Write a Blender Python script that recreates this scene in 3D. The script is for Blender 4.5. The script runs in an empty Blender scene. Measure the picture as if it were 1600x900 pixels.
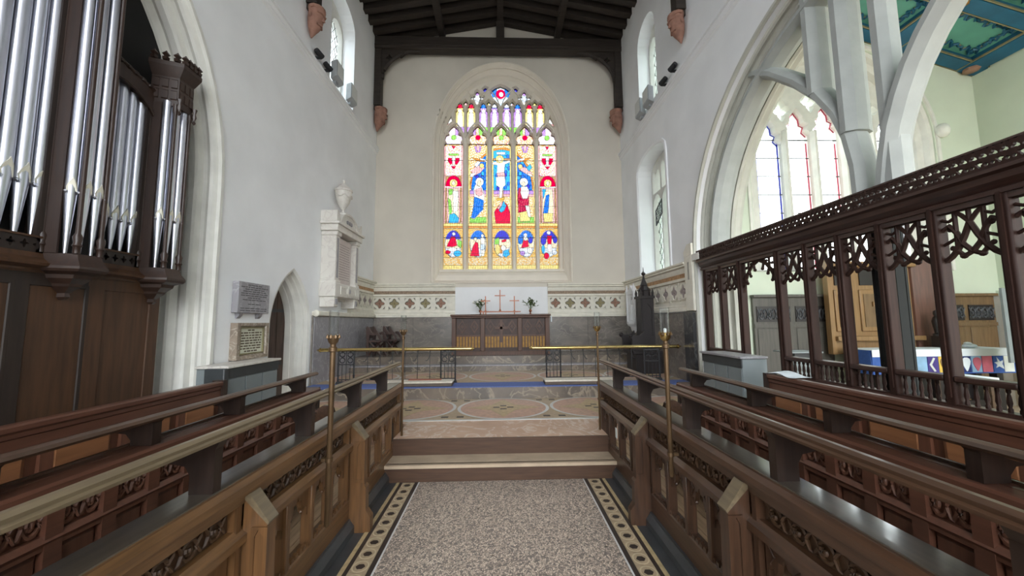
import bpy, bmesh, math, random
import numpy as np
from mathutils import Vector, Matrix
from mathutils.geometry import delaunay_2d_cdt
random.seed(7); rng = np.random.default_rng(5)
SC = bpy.context.scene; COL = SC.collection
PI = math.pi; sin = math.sin; cos = math.cos
# ---------------------------------------------------------------- camera
FPX = 580.0
cam_d = bpy.data.cameras.new('camera'); cam = bpy.data.objects.new('camera', cam_d); COL.objects.link(cam)
cam_d.sensor_width = 36; cam_d.lens = FPX/1600*36; cam_d.clip_start = .05; cam_d.clip_end = 300
pitch = math.atan(54/FPX); yaw = math.atan(18/FPX*cos(pitch)); roll = math.radians(.5)
fw = Vector((sin(yaw)*cos(pitch), cos(yaw)*cos(pitch), sin(pitch)))
r0 = Vector((cos(yaw), -sin(yaw), 0)); u0 = r0.cross(fw)
cr = r0*cos(roll) - u0*sin(roll); cu = u0*cos(roll) + r0*sin(roll)
M = Matrix((( cr.x, cu.x, -fw.x, 0), (cr.y, cu.y, -fw.y, 0), (cr.z, cu.z, -fw.z, 1.55), (0, 0, 0, 1)))
cam.matrix_world = M
SC.camera = cam
# ---------------------------------------------------------------- sky, exposure
w = bpy.data.worlds.new('sky'); SC.world = w; w.use_nodes = True
wn_ = w.node_tree.nodes; wl_ = w.node_tree.links; bg = wn_['Background']
# overcast sky: three times brighter overhead than at the horizon, dull ground below
tcw = wn_.new('ShaderNodeTexCoord'); sep = wn_.new('ShaderNodeSeparateXYZ'); wl_.new(tcw.outputs['Generated'], sep.inputs[0])
rw = wn_.new('ShaderNodeValToRGB'); mr = wn_.new('ShaderNodeMapRange'); mr.inputs[1].default_value = -1; wl_.new(sep.outputs['Z'], mr.inputs[0]); wl_.new(mr.outputs[0], rw.inputs[0])
e = rw.color_ramp.elements; e[0].position = .47; e[0].color = (.13, .13, .125, 1); e[1].position = 1; e[1].color = (.93, .97, 1, 1)
x = e.new(.5); x.color = (.31, .323, .333, 1)
wl_.new(rw.outputs[0], bg.inputs[0]); bg.inputs[1].default_value = 6.0
vs = SC.view_settings; vs.view_transform = 'Standard'; vs.look = 'None'; vs.gamma = 1; vs.exposure = 1.5
try: vs.use_curve_mapping = False
except Exception: pass
SC.cycles.max_bounces = 10; SC.cycles.diffuse_bounces = 6; SC.cycles.glossy_bounces = 4
SC.cycles.transparent_max_bounces = 24; SC.cycles.use_denoising = True; SC.cycles.sample_clamp_indirect = 6
SC.cycles.caustics_reflective = False; SC.cycles.caustics_refractive = False
# ---------------------------------------------------------------- helpers
class MB:
    def __init__(s): s.v = []; s.f = []
    def add(s, v, f):
        n = len(s.v); s.v += [tuple(p) for p in v]; s.f += [tuple(i+n for i in q) for q in f]; return s
    def box(s, x0, x1, y0, y1, z0, z1):
        return s.add([(x, y, z) for x in (x0, x1) for y in (y0, y1) for z in (z0, z1)],
            [(0,1,3,2), (4,6,7,5), (0,4,5,1), (2,3,7,6), (0,2,6,4), (1,5,7,3)])
    def prism(s, poly, pl, a, b):
        n = len(poly); A = [pt(pl, p, a) for p in poly]; B = [pt(pl, p, b) for p in poly]
        return s.add(A+B, [tuple(range(n)), tuple(range(2*n-1, n-1, -1))] + [(i, (i+1) % n, n+(i+1) % n, n+i) for i in range(n)])
    def plate(s, outer, holes, pl, a, b, ch=0, chd=None):
        # slab with openings; ch: the openings widen by ch at face a over depth chd
        chd = ch if chd is None else chd
        loops = [outer]+holes
        V, T = cdt(loops)
        wid = V
        if ch:
            loopsA = [outer]+[offset(h, ch) for h in holes]
            VA, TA = cdt(loopsA)
        else: loopsA, VA, TA = loops, V, T
        sg = 1 if b > a else -1
        s.add([pt(pl, p, a) for p in VA], TA); s.add([pt(pl, p, b) for p in V], TA if False else T)
        for L, LA in zip(loops, loopsA):
            n = len(L)
            rows = [[pt(pl, p, a) for p in LA]]
            if ch and LA is not L and L is not outer: rows.append([pt(pl, p, a+sg*chd) for p in L])
            rows.append([pt(pl, p, b) for p in L])
            for q in range(len(rows)-1):
                s.add(rows[q]+rows[q+1], [(i, (i+1) % n, n+(i+1) % n, n+i) for i in range(n)])
        return s
    def tube(s, pts, r, n=8, cap=True):
        pts = [Vector(p) for p in pts]; rs = r if isinstance(r, (list, tuple)) else [r]*len(pts)
        base = len(s.v); V = []; F = []
        for k, p in enumerate(pts):
            d = (pts[min(k+1, len(pts)-1)]-pts[max(k-1, 0)]).normalized()
            up = Vector((0, 0, 1)) if abs(d.z) < .95 else Vector((1, 0, 0))
            e = d.cross(up).normalized(); g = e.cross(d)
            for i in range(n):
                t = 2*PI*i/n; V.append(p+(e*cos(t)+g*sin(t))*rs[k])
        for k in range(len(pts)-1):
            for i in range(n):
                F.append((k*n+i, k*n+(i+1) % n, (k+1)*n+(i+1) % n, (k+1)*n+i))
        if cap: F += [tuple(range(n)), tuple(range((len(pts)-1)*n, len(pts)*n))]
        return s.add(V, F)
    def lathe(s, prof, cx, cy, n=16, cz=0, sx=1, sy=1):
        V = []; F = []
        for r, z in prof:
            for i in range(n):
                t = 2*PI*(i+.5)/n; V.append((cx+sx*r*cos(t), cy+sy*r*sin(t), cz+z))
        m = len(prof)
        for k in range(m-1):
            for i in range(n): F.append((k*n+i, k*n+(i+1) % n, (k+1)*n+(i+1) % n, (k+1)*n+i))
        F += [tuple(range(n)), tuple(range((m-1)*n, m*n))]
        return s.add(V, F)
    def skin(s, loops, closed=True, caps=True):
        n = len(loops[0]); V = [p for L in loops for p in L]; F = []
        for k in range(len(loops)-1):
            for i in range(n if closed else n-1):
                F.append((k*n+i, k*n+(i+1) % n, (k+1)*n+(i+1) % n, (k+1)*n+i))
        if closed and caps: F += [tuple(range(n)), tuple(range((len(loops)-1)*n, len(loops)*n))]
        return s.add(V, F)
    def ball(s, c, r, n=8, m=6):
        rx, ry, rz = r if isinstance(r, (list, tuple)) else (r, r, r)
        return s.lathe([(max(.001, sin(PI*k/m)), -rz*cos(PI*k/m)) for k in range(m+1)], c[0], c[1], n, c[2], rx, ry)
    def mesh(s, name, mat, org=(0, 0, 0), smooth=40):
        me = bpy.data.meshes.new(name)
        o = Vector(org); me.from_pydata([tuple(Vector(p)-o) for p in s.v], [], s.f)
        bm = bmesh.new(); bm.from_mesh(me); bmesh.ops.remove_doubles(bm, verts=bm.verts, dist=1e-5)
        bmesh.ops.recalc_face_normals(bm, faces=bm.faces); bm.to_mesh(me); bm.free()
        if smooth:
            for p in me.polygons: p.use_smooth = True
            me.set_sharp_from_angle(angle=math.radians(smooth))
        me.materials.append(mat); return me
    def build(s, name, mat, parent=None, kind=None, label=None, bevel=0, smooth=40):
        me = s.mesh(name, mat, wloc(parent), smooth)
        return link(name, me, parent, kind, label, bevel)
def link(name, me, parent=None, kind=None, label=None, bevel=0, loc=None, rot=None):
    o = bpy.data.objects.new(name, me); COL.objects.link(o)
    if parent: o.parent = parent
    if kind: o['kind'] = kind
    if label: o['label'] = label
    if loc: o.location = Vector(loc)-wloc(parent)
    if rot: o.rotation_euler = rot
    if bevel:
        b = o.modifiers.new('bevel', 'BEVEL'); b.width = bevel; b.segments = 2; b.limit_method = 'ANGLE'
    return o
WL = {}
def wloc(o):
    v = Vector((0, 0, 0))
    while o is not None: v += o.location; o = o.parent
    return v
def pt(pl, p, d):
    return (d, p[0], p[1]) if pl == 'x' else (p[0], d, p[1]) if pl == 'y' else (p[0], p[1], d)
def inside(P, loop):
    x, y = P; c = False; n = len(loop); j = n-1
    for i in range(n):
        xi, yi = loop[i]; xj, yj = loop[j]
        if (yi > y) != (yj > y) and x < (xj-xi)*(y-yi)/(yj-yi)+xi: c = not c
        j = i
    return c
def cdt(loops):
    V = []; E = []
    for L in loops:
        n = len(V); V += [Vector(p) for p in L]; E += [(n+i, n+(i+1) % len(L)) for i in range(len(L))]
    r = delaunay_2d_cdt(V, E, [], 0, 1e-6)
    vv = [tuple(p) for p in r[0]]; T = []
    for t in r[2]:
        c = (sum(vv[i][0] for i in t)/len(t), sum(vv[i][1] for i in t)/len(t))
        if inside(c, loops[0]) and not any(inside(c, h) for h in loops[1:]): T.append(tuple(t))
    return vv, T
def offset(L, d):
    n = len(L); a = sum(L[i][0]*L[(i+1) % n][1]-L[(i+1) % n][0]*L[i][1] for i in range(n)); sg = 1 if a > 0 else -1
    out = []
    for i in range(n):
        p, q, r = Vector(L[i-1]), Vector(L[i]), Vector(L[(i+1) % n])
        e1 = (q-p).normalized(); e2 = (r-q).normalized()
        n1 = Vector((e1.y, -e1.x))*sg; n2 = Vector((e2.y, -e2.x))*sg
        m = (n1+n2); m = m.normalized() if m.length > 1e-6 else n1
        out.append(tuple(q+m*d/max(.5, m.dot(n1))))
    return out
def empty(name, loc, label, cat, group=None):
    o = bpy.data.objects.new(name, None); COL.objects.link(o); o.location = loc; o.empty_display_size = .1
    return tag(o, label, cat, group)
def tag(o, label, cat=None, group=None):
    o['label'] = label
    if cat: o['category'] = cat
    if group: o['group'] = group
    return o
def box(name, mat, x0, x1, y0, y1, z0, z1, parent=None, **k): return MB().box(x0, x1, y0, y1, z0, z1).build(name, mat, parent, **k)
def struct(mb, name, mat, label, parent=None, **k):
    o = mb.build(name, mat, parent, kind='structure', **k); o['label'] = label; return o
def copy_tree(o, loc, label=None):
    c = o.copy(); COL.objects.link(c); c.location = loc
    if label: c['label'] = label
    for ch in o.children:
        d = ch.copy(); COL.objects.link(d); d.parent = c
        for g in ch.children:
            e = g.copy(); COL.objects.link(e); e.parent = d
    return c
def arcpts(cx, cy, r, a0, a1, n): return [(cx+r*cos(math.radians(a0+(a1-a0)*i/n)), cy+r*sin(math.radians(a0+(a1-a0)*i/n))) for i in range(n+1)]
# ---------------------------------------------------------------- materials
def mat(name, col, rough=.6, metal=0, vary=.12, scale=6, stretch=(1, 1, 1), bump=0, bscale=40, spec=.5, coat=0, col2=None, fac=.5):
    m = bpy.data.materials.new(name); m.use_nodes = True; nt = m.node_tree; N = nt.nodes; L = nt.links
    b = N['Principled BSDF']; b.inputs['Roughness'].default_value = rough; b.inputs['Metallic'].default_value = metal
    b.inputs['Specular IOR Level'].default_value = spec
    if coat: b.inputs['Coat Weight'].default_value = coat; b.inputs['Coat Roughness'].default_value = .18
    tc = N.new('ShaderNodeTexCoord'); mp = N.new('ShaderNodeMapping'); mp.inputs['Scale'].default_value = stretch
    L.new(tc.outputs['Object'], mp.inputs['Vector'])
    no = N.new('ShaderNodeTexNoise'); no.inputs['Scale'].default_value = scale; no.inputs['Detail'].default_value = 5
    L.new(mp.outputs[0], no.inputs['Vector'])
    rp = N.new('ShaderNodeValToRGB'); L.new(no.outputs['Fac'], rp.inputs[0])
    c2 = col2 or tuple(max(0, c*(1-vary*2)) for c in col); c1 = col if col2 else tuple(min(1, c*(1+vary)) for c in col)
    rp.color_ramp.elements[0].position = fac-.2; rp.color_ramp.elements[1].position = fac+.2
    rp.color_ramp.elements[0].color = (*c2, 1); rp.color_ramp.elements[1].color = (*c1, 1)
    L.new(rp.outputs[0], b.inputs['Base Color'])
    if bump:
        n2 = N.new('ShaderNodeTexNoise'); n2.inputs['Scale'].default_value = bscale; L.new(mp.outputs[0], n2.inputs['Vector'])
        bp = N.new('ShaderNodeBump'); bp.inputs['Strength'].default_value = bump; bp.inputs['Distance'].default_value = .01
        L.new(n2.outputs['Fac'], bp.inputs['Height']); L.new(bp.outputs[0], b.inputs['Normal'])
    return m
def marble(name, a, b_, v, scale=3, rough=.25, stretch=(1, 1, 1)):
    m = mat(name, a, rough, 0, scale=scale, col2=b_, stretch=stretch); nt = m.node_tree; N = nt.nodes; L = nt.links
    rp = [n for n in N if n.type == 'VALTORGB'][0]; mp = [n for n in N if n.type == 'MAPPING'][0]; bs = N['Principled BSDF']
    wv = N.new('ShaderNodeTexNoise'); wv.inputs['Scale'].default_value = scale*.9; wv.inputs['Detail'].default_value = 7; wv.inputs['Distortion'].default_value = 1.6
    L.new(mp.outputs[0], wv.inputs['Vector'])
    r2 = N.new('ShaderNodeValToRGB'); e = r2.color_ramp.elements; e[0].position = .47; e[0].color = (0, 0, 0, 1); e[1].position = .5; e[1].color = (1, 1, 1, 1)
    x = r2.color_ramp.elements.new(.54); x.color = (0, 0, 0, 1); L.new(wv.outputs['Fac'], r2.inputs[0])
    mx = N.new('ShaderNodeMixRGB'); L.new(r2.outputs[0], mx.inputs[0]); L.new(rp.outputs[0], mx.inputs[1]); mx.inputs[2].default_value = (*v, 1)
    L.new(mx.outputs[0], bs.inputs['Base Color']); return m
def S(r, g, b): return tuple(((c/255)/12.92 if c/255 <= .04045 else ((c/255+.055)/1.055)**2.4) for c in (r, g, b))
GY = (9, .7, 9); GZ = (9, 9, .7); GX = (.7, 9, 9)
m_plaster = mat('plaster', S(215, 208, 195), .85, vary=.03, scale=1.5, bump=.06, bscale=14)
m_plaster_w = mat('plaster_white', S(238, 239, 240), .85, vary=.03, scale=1.5, bump=.06, bscale=14)
m_plaster_g = mat('plaster_green_lit', S(205, 214, 196), .85, vary=.03, scale=1.5, bump=.05, bscale=14)  # greenish window light is mixed into this plaster colour
m_stone = mat('limewashed_stone', S(222, 221, 214), .8, vary=.05, scale=5, bump=.1, bscale=30)
m_archst = mat('arch_stone', S(194, 194, 184), .8, vary=.05, scale=5, bump=.1, bscale=30)
m_ring = mat('tile_ring_cream', S(206, 190, 158), .35, vary=.08)
m_stone2 = mat('tracery_stone', S(228, 220, 206), .8, vary=.025, scale=3, bump=.1, bscale=30)
m_cream = mat('painted_cream_stone', S(226, 222, 208), .6, vary=.05, scale=8)
m_pink = mat('pink_sandstone', S(156, 116, 100), .85, vary=.14, scale=9, bump=.3, bscale=30)
m_roof = mat('blackened_oak', S(52, 44, 38), .7, vary=.2, scale=3, stretch=GX)
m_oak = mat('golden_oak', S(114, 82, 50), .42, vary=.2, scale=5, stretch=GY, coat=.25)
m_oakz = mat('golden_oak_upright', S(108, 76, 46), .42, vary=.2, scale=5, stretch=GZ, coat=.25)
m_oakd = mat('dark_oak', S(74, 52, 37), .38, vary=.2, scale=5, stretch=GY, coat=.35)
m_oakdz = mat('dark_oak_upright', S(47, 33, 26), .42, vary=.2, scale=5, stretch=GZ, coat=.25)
m_red = mat('reddish_panelling', S(98, 62, 46), .45, vary=.14, scale=4, stretch=GZ, coat=.2)
m_redy = mat('reddish_rail', S(94, 60, 46), .42, vary=.14, scale=4, stretch=GY, coat=.3)
m_org = mat('organ_case_wood', S(52, 35, 27), .45, vary=.16, scale=4, stretch=GZ, coat=.15)
m_orgp = mat('organ_panel_wood', S(78, 52, 33), .55, vary=.18, scale=3, stretch=GZ)
m_orgd = mat('organ_stile_wood', S(46, 35, 29), .55, vary=.16, scale=4, stretch=GZ)
m_screen = mat('screen_oak', S(52, 33, 27), .6, vary=.18, scale=5, stretch=GZ, spec=.25)
m_screeny = mat('screen_oak_rail', S(62, 40, 33), .42, vary=.18, scale=5, stretch=GY, coat=.25)
m_riser = mat('step_riser_wood', S(78, 54, 38), .55, vary=.14, scale=5, stretch=GX)
m_altar = mat('altar_oak', S(82, 50, 31), .45, vary=.18, scale=6, stretch=GZ)
m_altard = mat('altar_carving', S(62, 38, 26), .5, vary=.2, scale=9)
m_gold = mat('gilding', S(150, 112, 52), .5, metal=.4, vary=.15, scale=14)
m_brass = mat('brass', S(206, 182, 120), .24, metal=1, vary=.1, scale=8)
m_brassd = mat('worn_brass', S(106, 84, 60), .42, metal=.6, vary=.15, scale=8)
m_iron = mat('wrought_iron', S(52, 52, 54), .5, metal=.3, vary=.1)
m_tin = mat('pipe_metal', S(212, 214, 224), .32, metal=.97, vary=.07, scale=4, stretch=(1, 1, .3))
m_tinl = mat('pipe_mouth_metal', S(236, 232, 216), .5, metal=.5, vary=.05)
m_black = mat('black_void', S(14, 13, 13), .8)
m_grey = mat('grey_paint', S(126, 134, 136), .5, vary=.03)
m_greyd = mat('dark_grey_slate', S(62, 66, 68), .4, vary=.1)
m_marb = marble('white_marble', S(220, 217, 209), S(210, 205, 197), S(202, 196, 189), 3, .35)
m_marbg = marble('grey_marble', S(150, 148, 152), S(138, 136, 140), S(170, 168, 172), 4, .35)
m_dado = marble('dark_grey_marble', S(138, 130, 122), S(104, 100, 95), S(142, 134, 126), 2.2, .2, (1, 1, 1.6))
m_dadod = marble('near_black_marble', S(72, 72, 72), S(58, 58, 60), S(96, 94, 92), 3, .2)
m_green = marble('grey_green_marble', S(128, 116, 104), S(94, 88, 82), S(150, 138, 122), 2.4, .25)
m_pinkm = marble('pink_marble', S(206, 174, 152), S(190, 158, 136), S(216, 194, 178), 3, .25)
m_pinkt = mat('rose_terrazzo', S(196, 160, 140), .35, vary=.12, scale=20)
m_tan = mat('tan_terrazzo', S(190, 168, 128), .35, vary=.12, scale=20)
m_buff = mat('buff_terrazzo', S(178, 158, 130), .35, vary=.1, scale=20)
m_wht = mat('white_marble_strip', S(212, 212, 210), .3, vary=.04)
m_dkt = mat('dark_tile', S(58, 50, 46), .35, vary=.1)
m_slate = mat('blue_grey_slate', S(66, 68, 70), .3, vary=.16, scale=6, coat=.2)
m_tread = mat('worn_stone_tread', S(188, 168, 144), .5, vary=.1, scale=5)
m_carpet = mat('blue_carpet', S(92, 110, 168), .95, vary=.1, scale=60)
m_kneel = mat('kneeler_cloth', S(216, 208, 194), .9, vary=.06, scale=20)
m_kneeld = mat('kneeler_side', S(100, 88, 78), .8, vary=.1)
m_kred = mat('kneeler_red_cloth', S(170, 110, 90), .9, vary=.1, scale=30)
m_band = mat('brown_painted_band', S(150, 128, 106), .6, vary=.22, scale=26)
m_bandr = mat('ochre_painted_band', S(178, 140, 100), .6, vary=.18, scale=20)
m_fred = mat('painted_red_brown', S(150, 116, 98), .7, vary=.1)
m_foliv = mat('painted_olive', S(146, 136, 102), .7, vary=.1)
m_fback = mat('painted_grey_ground', S(164, 160, 150), .8, vary=.1)
m_flil = mat('painted_lilac', S(160, 148, 146), .7, vary=.06)
m_copper = mat('copper', S(150, 92, 66), .4, metal=.4, vary=.1)
m_leaf = mat('leaf_green', S(92, 112, 66), .6, vary=.2, scale=12)
m_flower = mat('white_petal', S(236, 234, 224), .7, vary=.03)
m_lead = mat('lead_came', S(58, 54, 52), .6, vary=.05)
m_blue = mat('blue_altar_cloth', S(56, 90, 160), .85, vary=.08, scale=20)
m_linen = mat('white_linen', S(222, 230, 236), .8, vary=.03)
m_oakl = mat('light_oak', S(140, 108, 70), .45, vary=.1, scale=4, stretch=GZ, coat=.2)
m_wain = mat('dark_wainscot', S(82, 78, 72), .45, vary=.14, scale=4, stretch=GZ)
m_wainb = mat('brown_wainscot', S(116, 92, 64), .45, vary=.14, scale=4, stretch=GZ)
m_teal = mat('teal_paint', S(92, 158, 140), .6, vary=.06, scale=3)
m_navy = mat('peacock_blue_paint', S(24, 92, 122), .5, vary=.1, scale=4)
m_bgold = mat('dull_gilt', S(140, 132, 100), .5, metal=.3, vary=.12)
m_pillar = mat('dark_pier_stone', S(27, 30, 30), .8, vary=.12, scale=6)  # lower pier, much darker than its grey upper shaft
m_boards = mat('pale_floorboard', S(196, 166, 132), .5, vary=.14, scale=4, stretch=GY)
m_choirchair = mat('ebonised_wood', S(58, 36, 28), .4, vary=.12, coat=.3)
m_ebony = mat('black_oak', S(36, 30, 30), .45, vary=.1)
m_spk = mat('black_plastic', S(30, 32, 36), .5)
m_offw = mat('off_white_plastic', S(206, 208, 204), .5, vary=.03)
m_wax = mat('candle_wax', S(230, 232, 228), .6)
m_text = mat('incised_letter', S(92, 90, 92), .8)
m_textb = mat('brown_letter', S(96, 84, 66), .8)
m_bronze = mat('tablet_ground', S(206, 206, 186), .5, vary=.06)
m_door = mat('old_door_wood', S(78, 60, 50), .7, vary=.25, scale=4, stretch=GZ)
m_yel = mat('yellow_cloth', S(214, 180, 82), .85); m_lblue = mat('pale_blue_cloth', S(140, 176, 206), .85); m_dblue = mat('navy_cloth', S(26, 40, 96), .85)
m_lace = mat('pale_cloth', S(220, 224, 216), .85); m_pur = mat('violet_cloth', S(74, 60, 128), .85); m_rose = mat('rose_cloth', S(206, 110, 130), .85)
# pebble mosaic
def pebble():
    m = mat('pebble_mosaic', S(170, 150, 128), .3, scale=1); nt = m.node_tree; N = nt.nodes; L = nt.links; b = N['Principled BSDF']
    tc = N['Texture Coordinate']; vo = N.new('ShaderNodeTexVoronoi'); vo.inputs['Scale'].default_value = 88; L.new(tc.outputs['Object'], vo.inputs['Vector'])
    rp = N.new('ShaderNodeValToRGB'); L.new(vo.outputs['Color'], rp.inputs[0]); e = rp.color_ramp.elements
    e[0].position = .2; e[0].color = (*S(116, 108, 102), 1); e[1].position = .8; e[1].color = (*S(232, 216, 198), 1)
    x = e.new(.45); x.color = (*S(188, 168, 152), 1)
    v2 = N.new('ShaderNodeTexVoronoi'); v2.feature = 'DISTANCE_TO_EDGE'; v2.inputs['Scale'].default_value = 88; L.new(tc.outputs['Object'], v2.inputs['Vector'])
    r2 = N.new('ShaderNodeValToRGB'); r2.color_ramp.elements[0].position = .03; r2.color_ramp.elements[1].position = .12; L.new(v2.outputs['Distance'], r2.inputs[0])
    mx = N.new('ShaderNodeMixRGB'); L.new(r2.outputs[0], mx.inputs[0]); mx.inputs[1].default_value = (*S(92, 86, 82), 1); L.new(rp.outputs[0], mx.inputs[2])
    L.new(mx.outputs[0], b.inputs['Base Color'])
    no = N.new('ShaderNodeTexNoise'); no.inputs['Scale'].default_value = 9; L.new(tc.outputs['Object'], no.inputs['Vector'])
    r3 = N.new('ShaderNodeMapRange'); r3.inputs[3].default_value = .22; r3.inputs[4].default_value = .42; L.new(no.outputs['Fac'], r3.inputs[0]); L.new(r3.outputs[0], b.inputs['Roughness'])
    bp = N.new('ShaderNodeBump'); bp.inputs['Strength'].default_value = .5; bp.inputs['Distance'].default_value = .004; L.new(v2.outputs['Distance'], bp.inputs['Height']); L.new(bp.outputs[0], b.inputs['Normal'])
    return m
m_pebble = pebble()
def glass(name, col, gl=.06, attr=False, tr=0):
    m = bpy.data.materials.new(name); m.use_nodes = True; N = m.node_tree.nodes; L = m.node_tree.links; N.remove(N['Principled BSDF'])
    t = N.new('ShaderNodeBsdfTransparent'); t.inputs[0].default_value = (*col, 1)
    if attr:
        a = N.new('ShaderNodeAttribute'); a.attribute_name = 'glass_colour'; L.new(a.outputs['Color'], t.inputs[0])
    g = N.new('ShaderNodeBsdfGlossy'); g.inputs['Roughness'].default_value = .12
    x = N.new('ShaderNodeMixShader'); x.inputs[0].default_value = gl
    L.new(t.outputs[0], x.inputs[1]); L.new(g.outputs[0], x.inputs[2]); L.new(x.outputs[0], N['Material Output'].inputs[0]); return m
m_stained = glass('stained_glass', (1, 1, 1), .005, True)
m_clear = glass('clear_leaded_glass', (.86, .9, .92), .05)
m_opal = glass('pale_cathedral_glass', (.9, .95, .93), .04)
m_gblue = glass('blue_border_glass', (.13, .16, .62), .04); m_gred = glass('rose_border_glass', (.66, .2, .3), .04)
m_shade = glass('clear_shade_glass', (.95, .96, .96), .02)
lw_ = m_shade.node_tree.nodes.new('ShaderNodeLayerWeight'); lw_.inputs[0].default_value = .12
m_shade.node_tree.links.new(lw_.outputs['Facing'], m_shade.node_tree.nodes['Mix Shader'].inputs[0])
# ================================================================ SHELL
def acurve(c, a, b, zs, d=0, n=28, z0=0.):
    P = [(c-a+d, z0), (c-a+d, zs*.5+z0*.5)]
    P += [(c-(a-d)*cos(PI*i/n), zs+(b-d)*sin(PI*i/n)) for i in range(n+1)]
    return P+[(c+a-d, zs*.5+z0*.5), (c+a-d, z0)]
def pointed(c, w_, zs, h, z0, d=0, n=10):
    w_ = w_-d; h = h-d; R = (w_*w_+h*h)/(2*w_); th = math.asin(min(1, h/R)); P = [(c-w_, z0)]
    P += [(c-w_+R-R*cos(th*i/n), zs+R*sin(th*i/n)) for i in range(n+1)]
    P += [(c+w_-R+R*cos(th*i/n), zs+R*sin(th*i/n)) for i in range(n-1, -1, -1)]
    return P+[(c+w_, z0)]
def sweep_arch(fn, prof, pl):
    return MB().skin([[pt(pl, p, x) for p in fn(d)] for d, x in prof], closed=False)
WX, EY, WT = 3.28, 9.6, 9.3
# floors -----------------------------------------------------------
fl = struct(MB().box(-3.4, 3.4, -9, 3.82, -.2, 0), 'floor', m_slate, 'dark blue grey slate floor along the foot of the choir desks')
struct(MB().box(-.80, .815, -5, 3.815, 0, .004), 'mosaic_panel', m_pebble, 'pale speckled pebble mosaic filling the aisle between the choir desks', fl)
for s in (-1, 1):
    for a, b, m in ((.80, .812, m_wht), (.812, .845, m_dkt), (.965, .992, m_dkt), (.992, 1.022, m_tan)):
        struct(MB().box(s*a, s*b, -5, 3.815, 0, .005), 'border_strip', m, 'strip edging the tiled aisle border', fl)
    tb = MB().box(-.058, .058, -.064, .064, 0, .006); tme = tb.mesh('tile', m_buff)
    td = MB().prism([(.03*cos(PI*k/3), .026*sin(PI*k/3)) for k in range(6)], 'z', .006, .009).mesh('tile_dot', m_dkt)
    tr = MB().skin([[(.045*cos(2*PI*k/16), .05*sin(2*PI*k/16), .008) for k in range(16)], [(.054*cos(2*PI*k/16), .06*sin(2*PI*k/16), .008) for k in range(16)]], caps=False).mesh('tile_ring', m_ring)
    for k in range(22):
        y = 3.74-k*.132; t = link('tile', tme, fl, loc=(s*.905, y, 0)); t.parent = fl
        t['kind'] = 'structure'
        link('tile_dot', td, t); link('tile_ring', tr, t)
def step_block(name, x, y0, y1, z0, z1, mt, lab, riser=None, rlab=None):
    s = struct(MB().box(-x, x, y0, y1, z0, z1), name, mt, lab)
    if riser: box('riser', riser, -x, x, y0-.02, y0, z0, z1-.03, s)
    return s
st1 = step_block('step', 1.15, 3.84, 4.09, 0, .165, m_tread, 'lower chancel step with worn stone tread and brown wooden riser', m_riser)
box('nosing', m_tread, -1.15, 1.15, 3.80, 3.86, .135, .165, st1)
st2 = struct(MB().box(-1.15, 1.15, 4.11, 4.72, 0, .33).box(-3.28, 3.28, 4.72, 6.12, 0, .33), 'step', m_pinkm, 'upper chancel step paved in pink marble before the roundel floor')
box('riser', m_riser, -1.15, 1.15, 4.09, 4.11, .165, .33, st2)
box('marble_strip', m_wht, -3.28, 3.28, 4.80, 4.86, .33, .334, st2)
box('paving', m_buff, -3.28, 3.28, 4.86, 6.11, .33, .333, st2)
def roundel(par, cx, cy, r, z):
    def disc(r0, r1, n=40, zz=z):
        return MB().skin([[(cx+q*cos(2*PI*k/n), cy+q*sin(2*PI*k/n), zz) for k in range(n)] for q in (r0, r1)], caps=False)
    g = disc(.001, r-.045).build('roundel', m_pinkt, par)
    disc(r-.045, r, zz=z+.001).build('roundel_ring', m_wht, g)
    P = []
    for k in range(8): q = r*.82 if k % 2 == 0 else r*.36; P.append((cx+q*cos(PI*k/4), cy+q*sin(PI*k/4)))
    MB().prism(P, 'z', z+.0005, z+.002).build('star_inlay', m_tan, g)
    for dx, dy in ((.1, 0), (-.1, 0), (0, .1), (0, -.1)):
        box('inlay_tile', m_dkt, cx+dx-.045, cx+dx+.045, cy+dy-.03, cy+dy+.03, z+.002, z+.004, g)
for k in range(-2, 3):
    roundel(st2, .03+k*1.33, 5.48, .655, .336)
    for yy in (4.98, 5.98):
        for dx in (-.1, .1):
            if k < 2: box('inlay_tile', m_dkt, .03+(k+.5)*1.33+dx-.045, .03+(k+.5)*1.33+dx+.045, yy-.035, yy+.035, .333, .336, st2)
st3 = struct(MB().box(-3.28, 3.28, 6.12, 8.12, 0, .51), 'step', m_green, 'sanctuary step faced in veined grey green marble below the blue carpet')
box('paving', m_buff, -3.28, 3.28, 6.62, 8.12, .51, .514, st3)
for k in range(-2, 3): roundel(st3, .03+k*1.33, 7.36, .655, .516)
st4 = struct(MB().box(-3.28, 3.28, 8.12, 8.35, 0, .65), 'step', m_green, 'lower altar step in brown grey marble behind the communion rail')
box('nosing', m_marbg, -3.28, 3.28, 8.10, 8.35, .625, .652, st4)
st5 = struct(MB().box(-3.28, 3.28, 8.35, 9.6, 0, .815), 'step', m_green, 'topmost altar step carrying the oak altar')
tag(box('carpet_runner', m_carpet, -3.2, 3.2, 6.13, 6.56, .51, .525), 'blue carpet runner laid along the edge of the sanctuary step', 'carpet')
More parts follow.
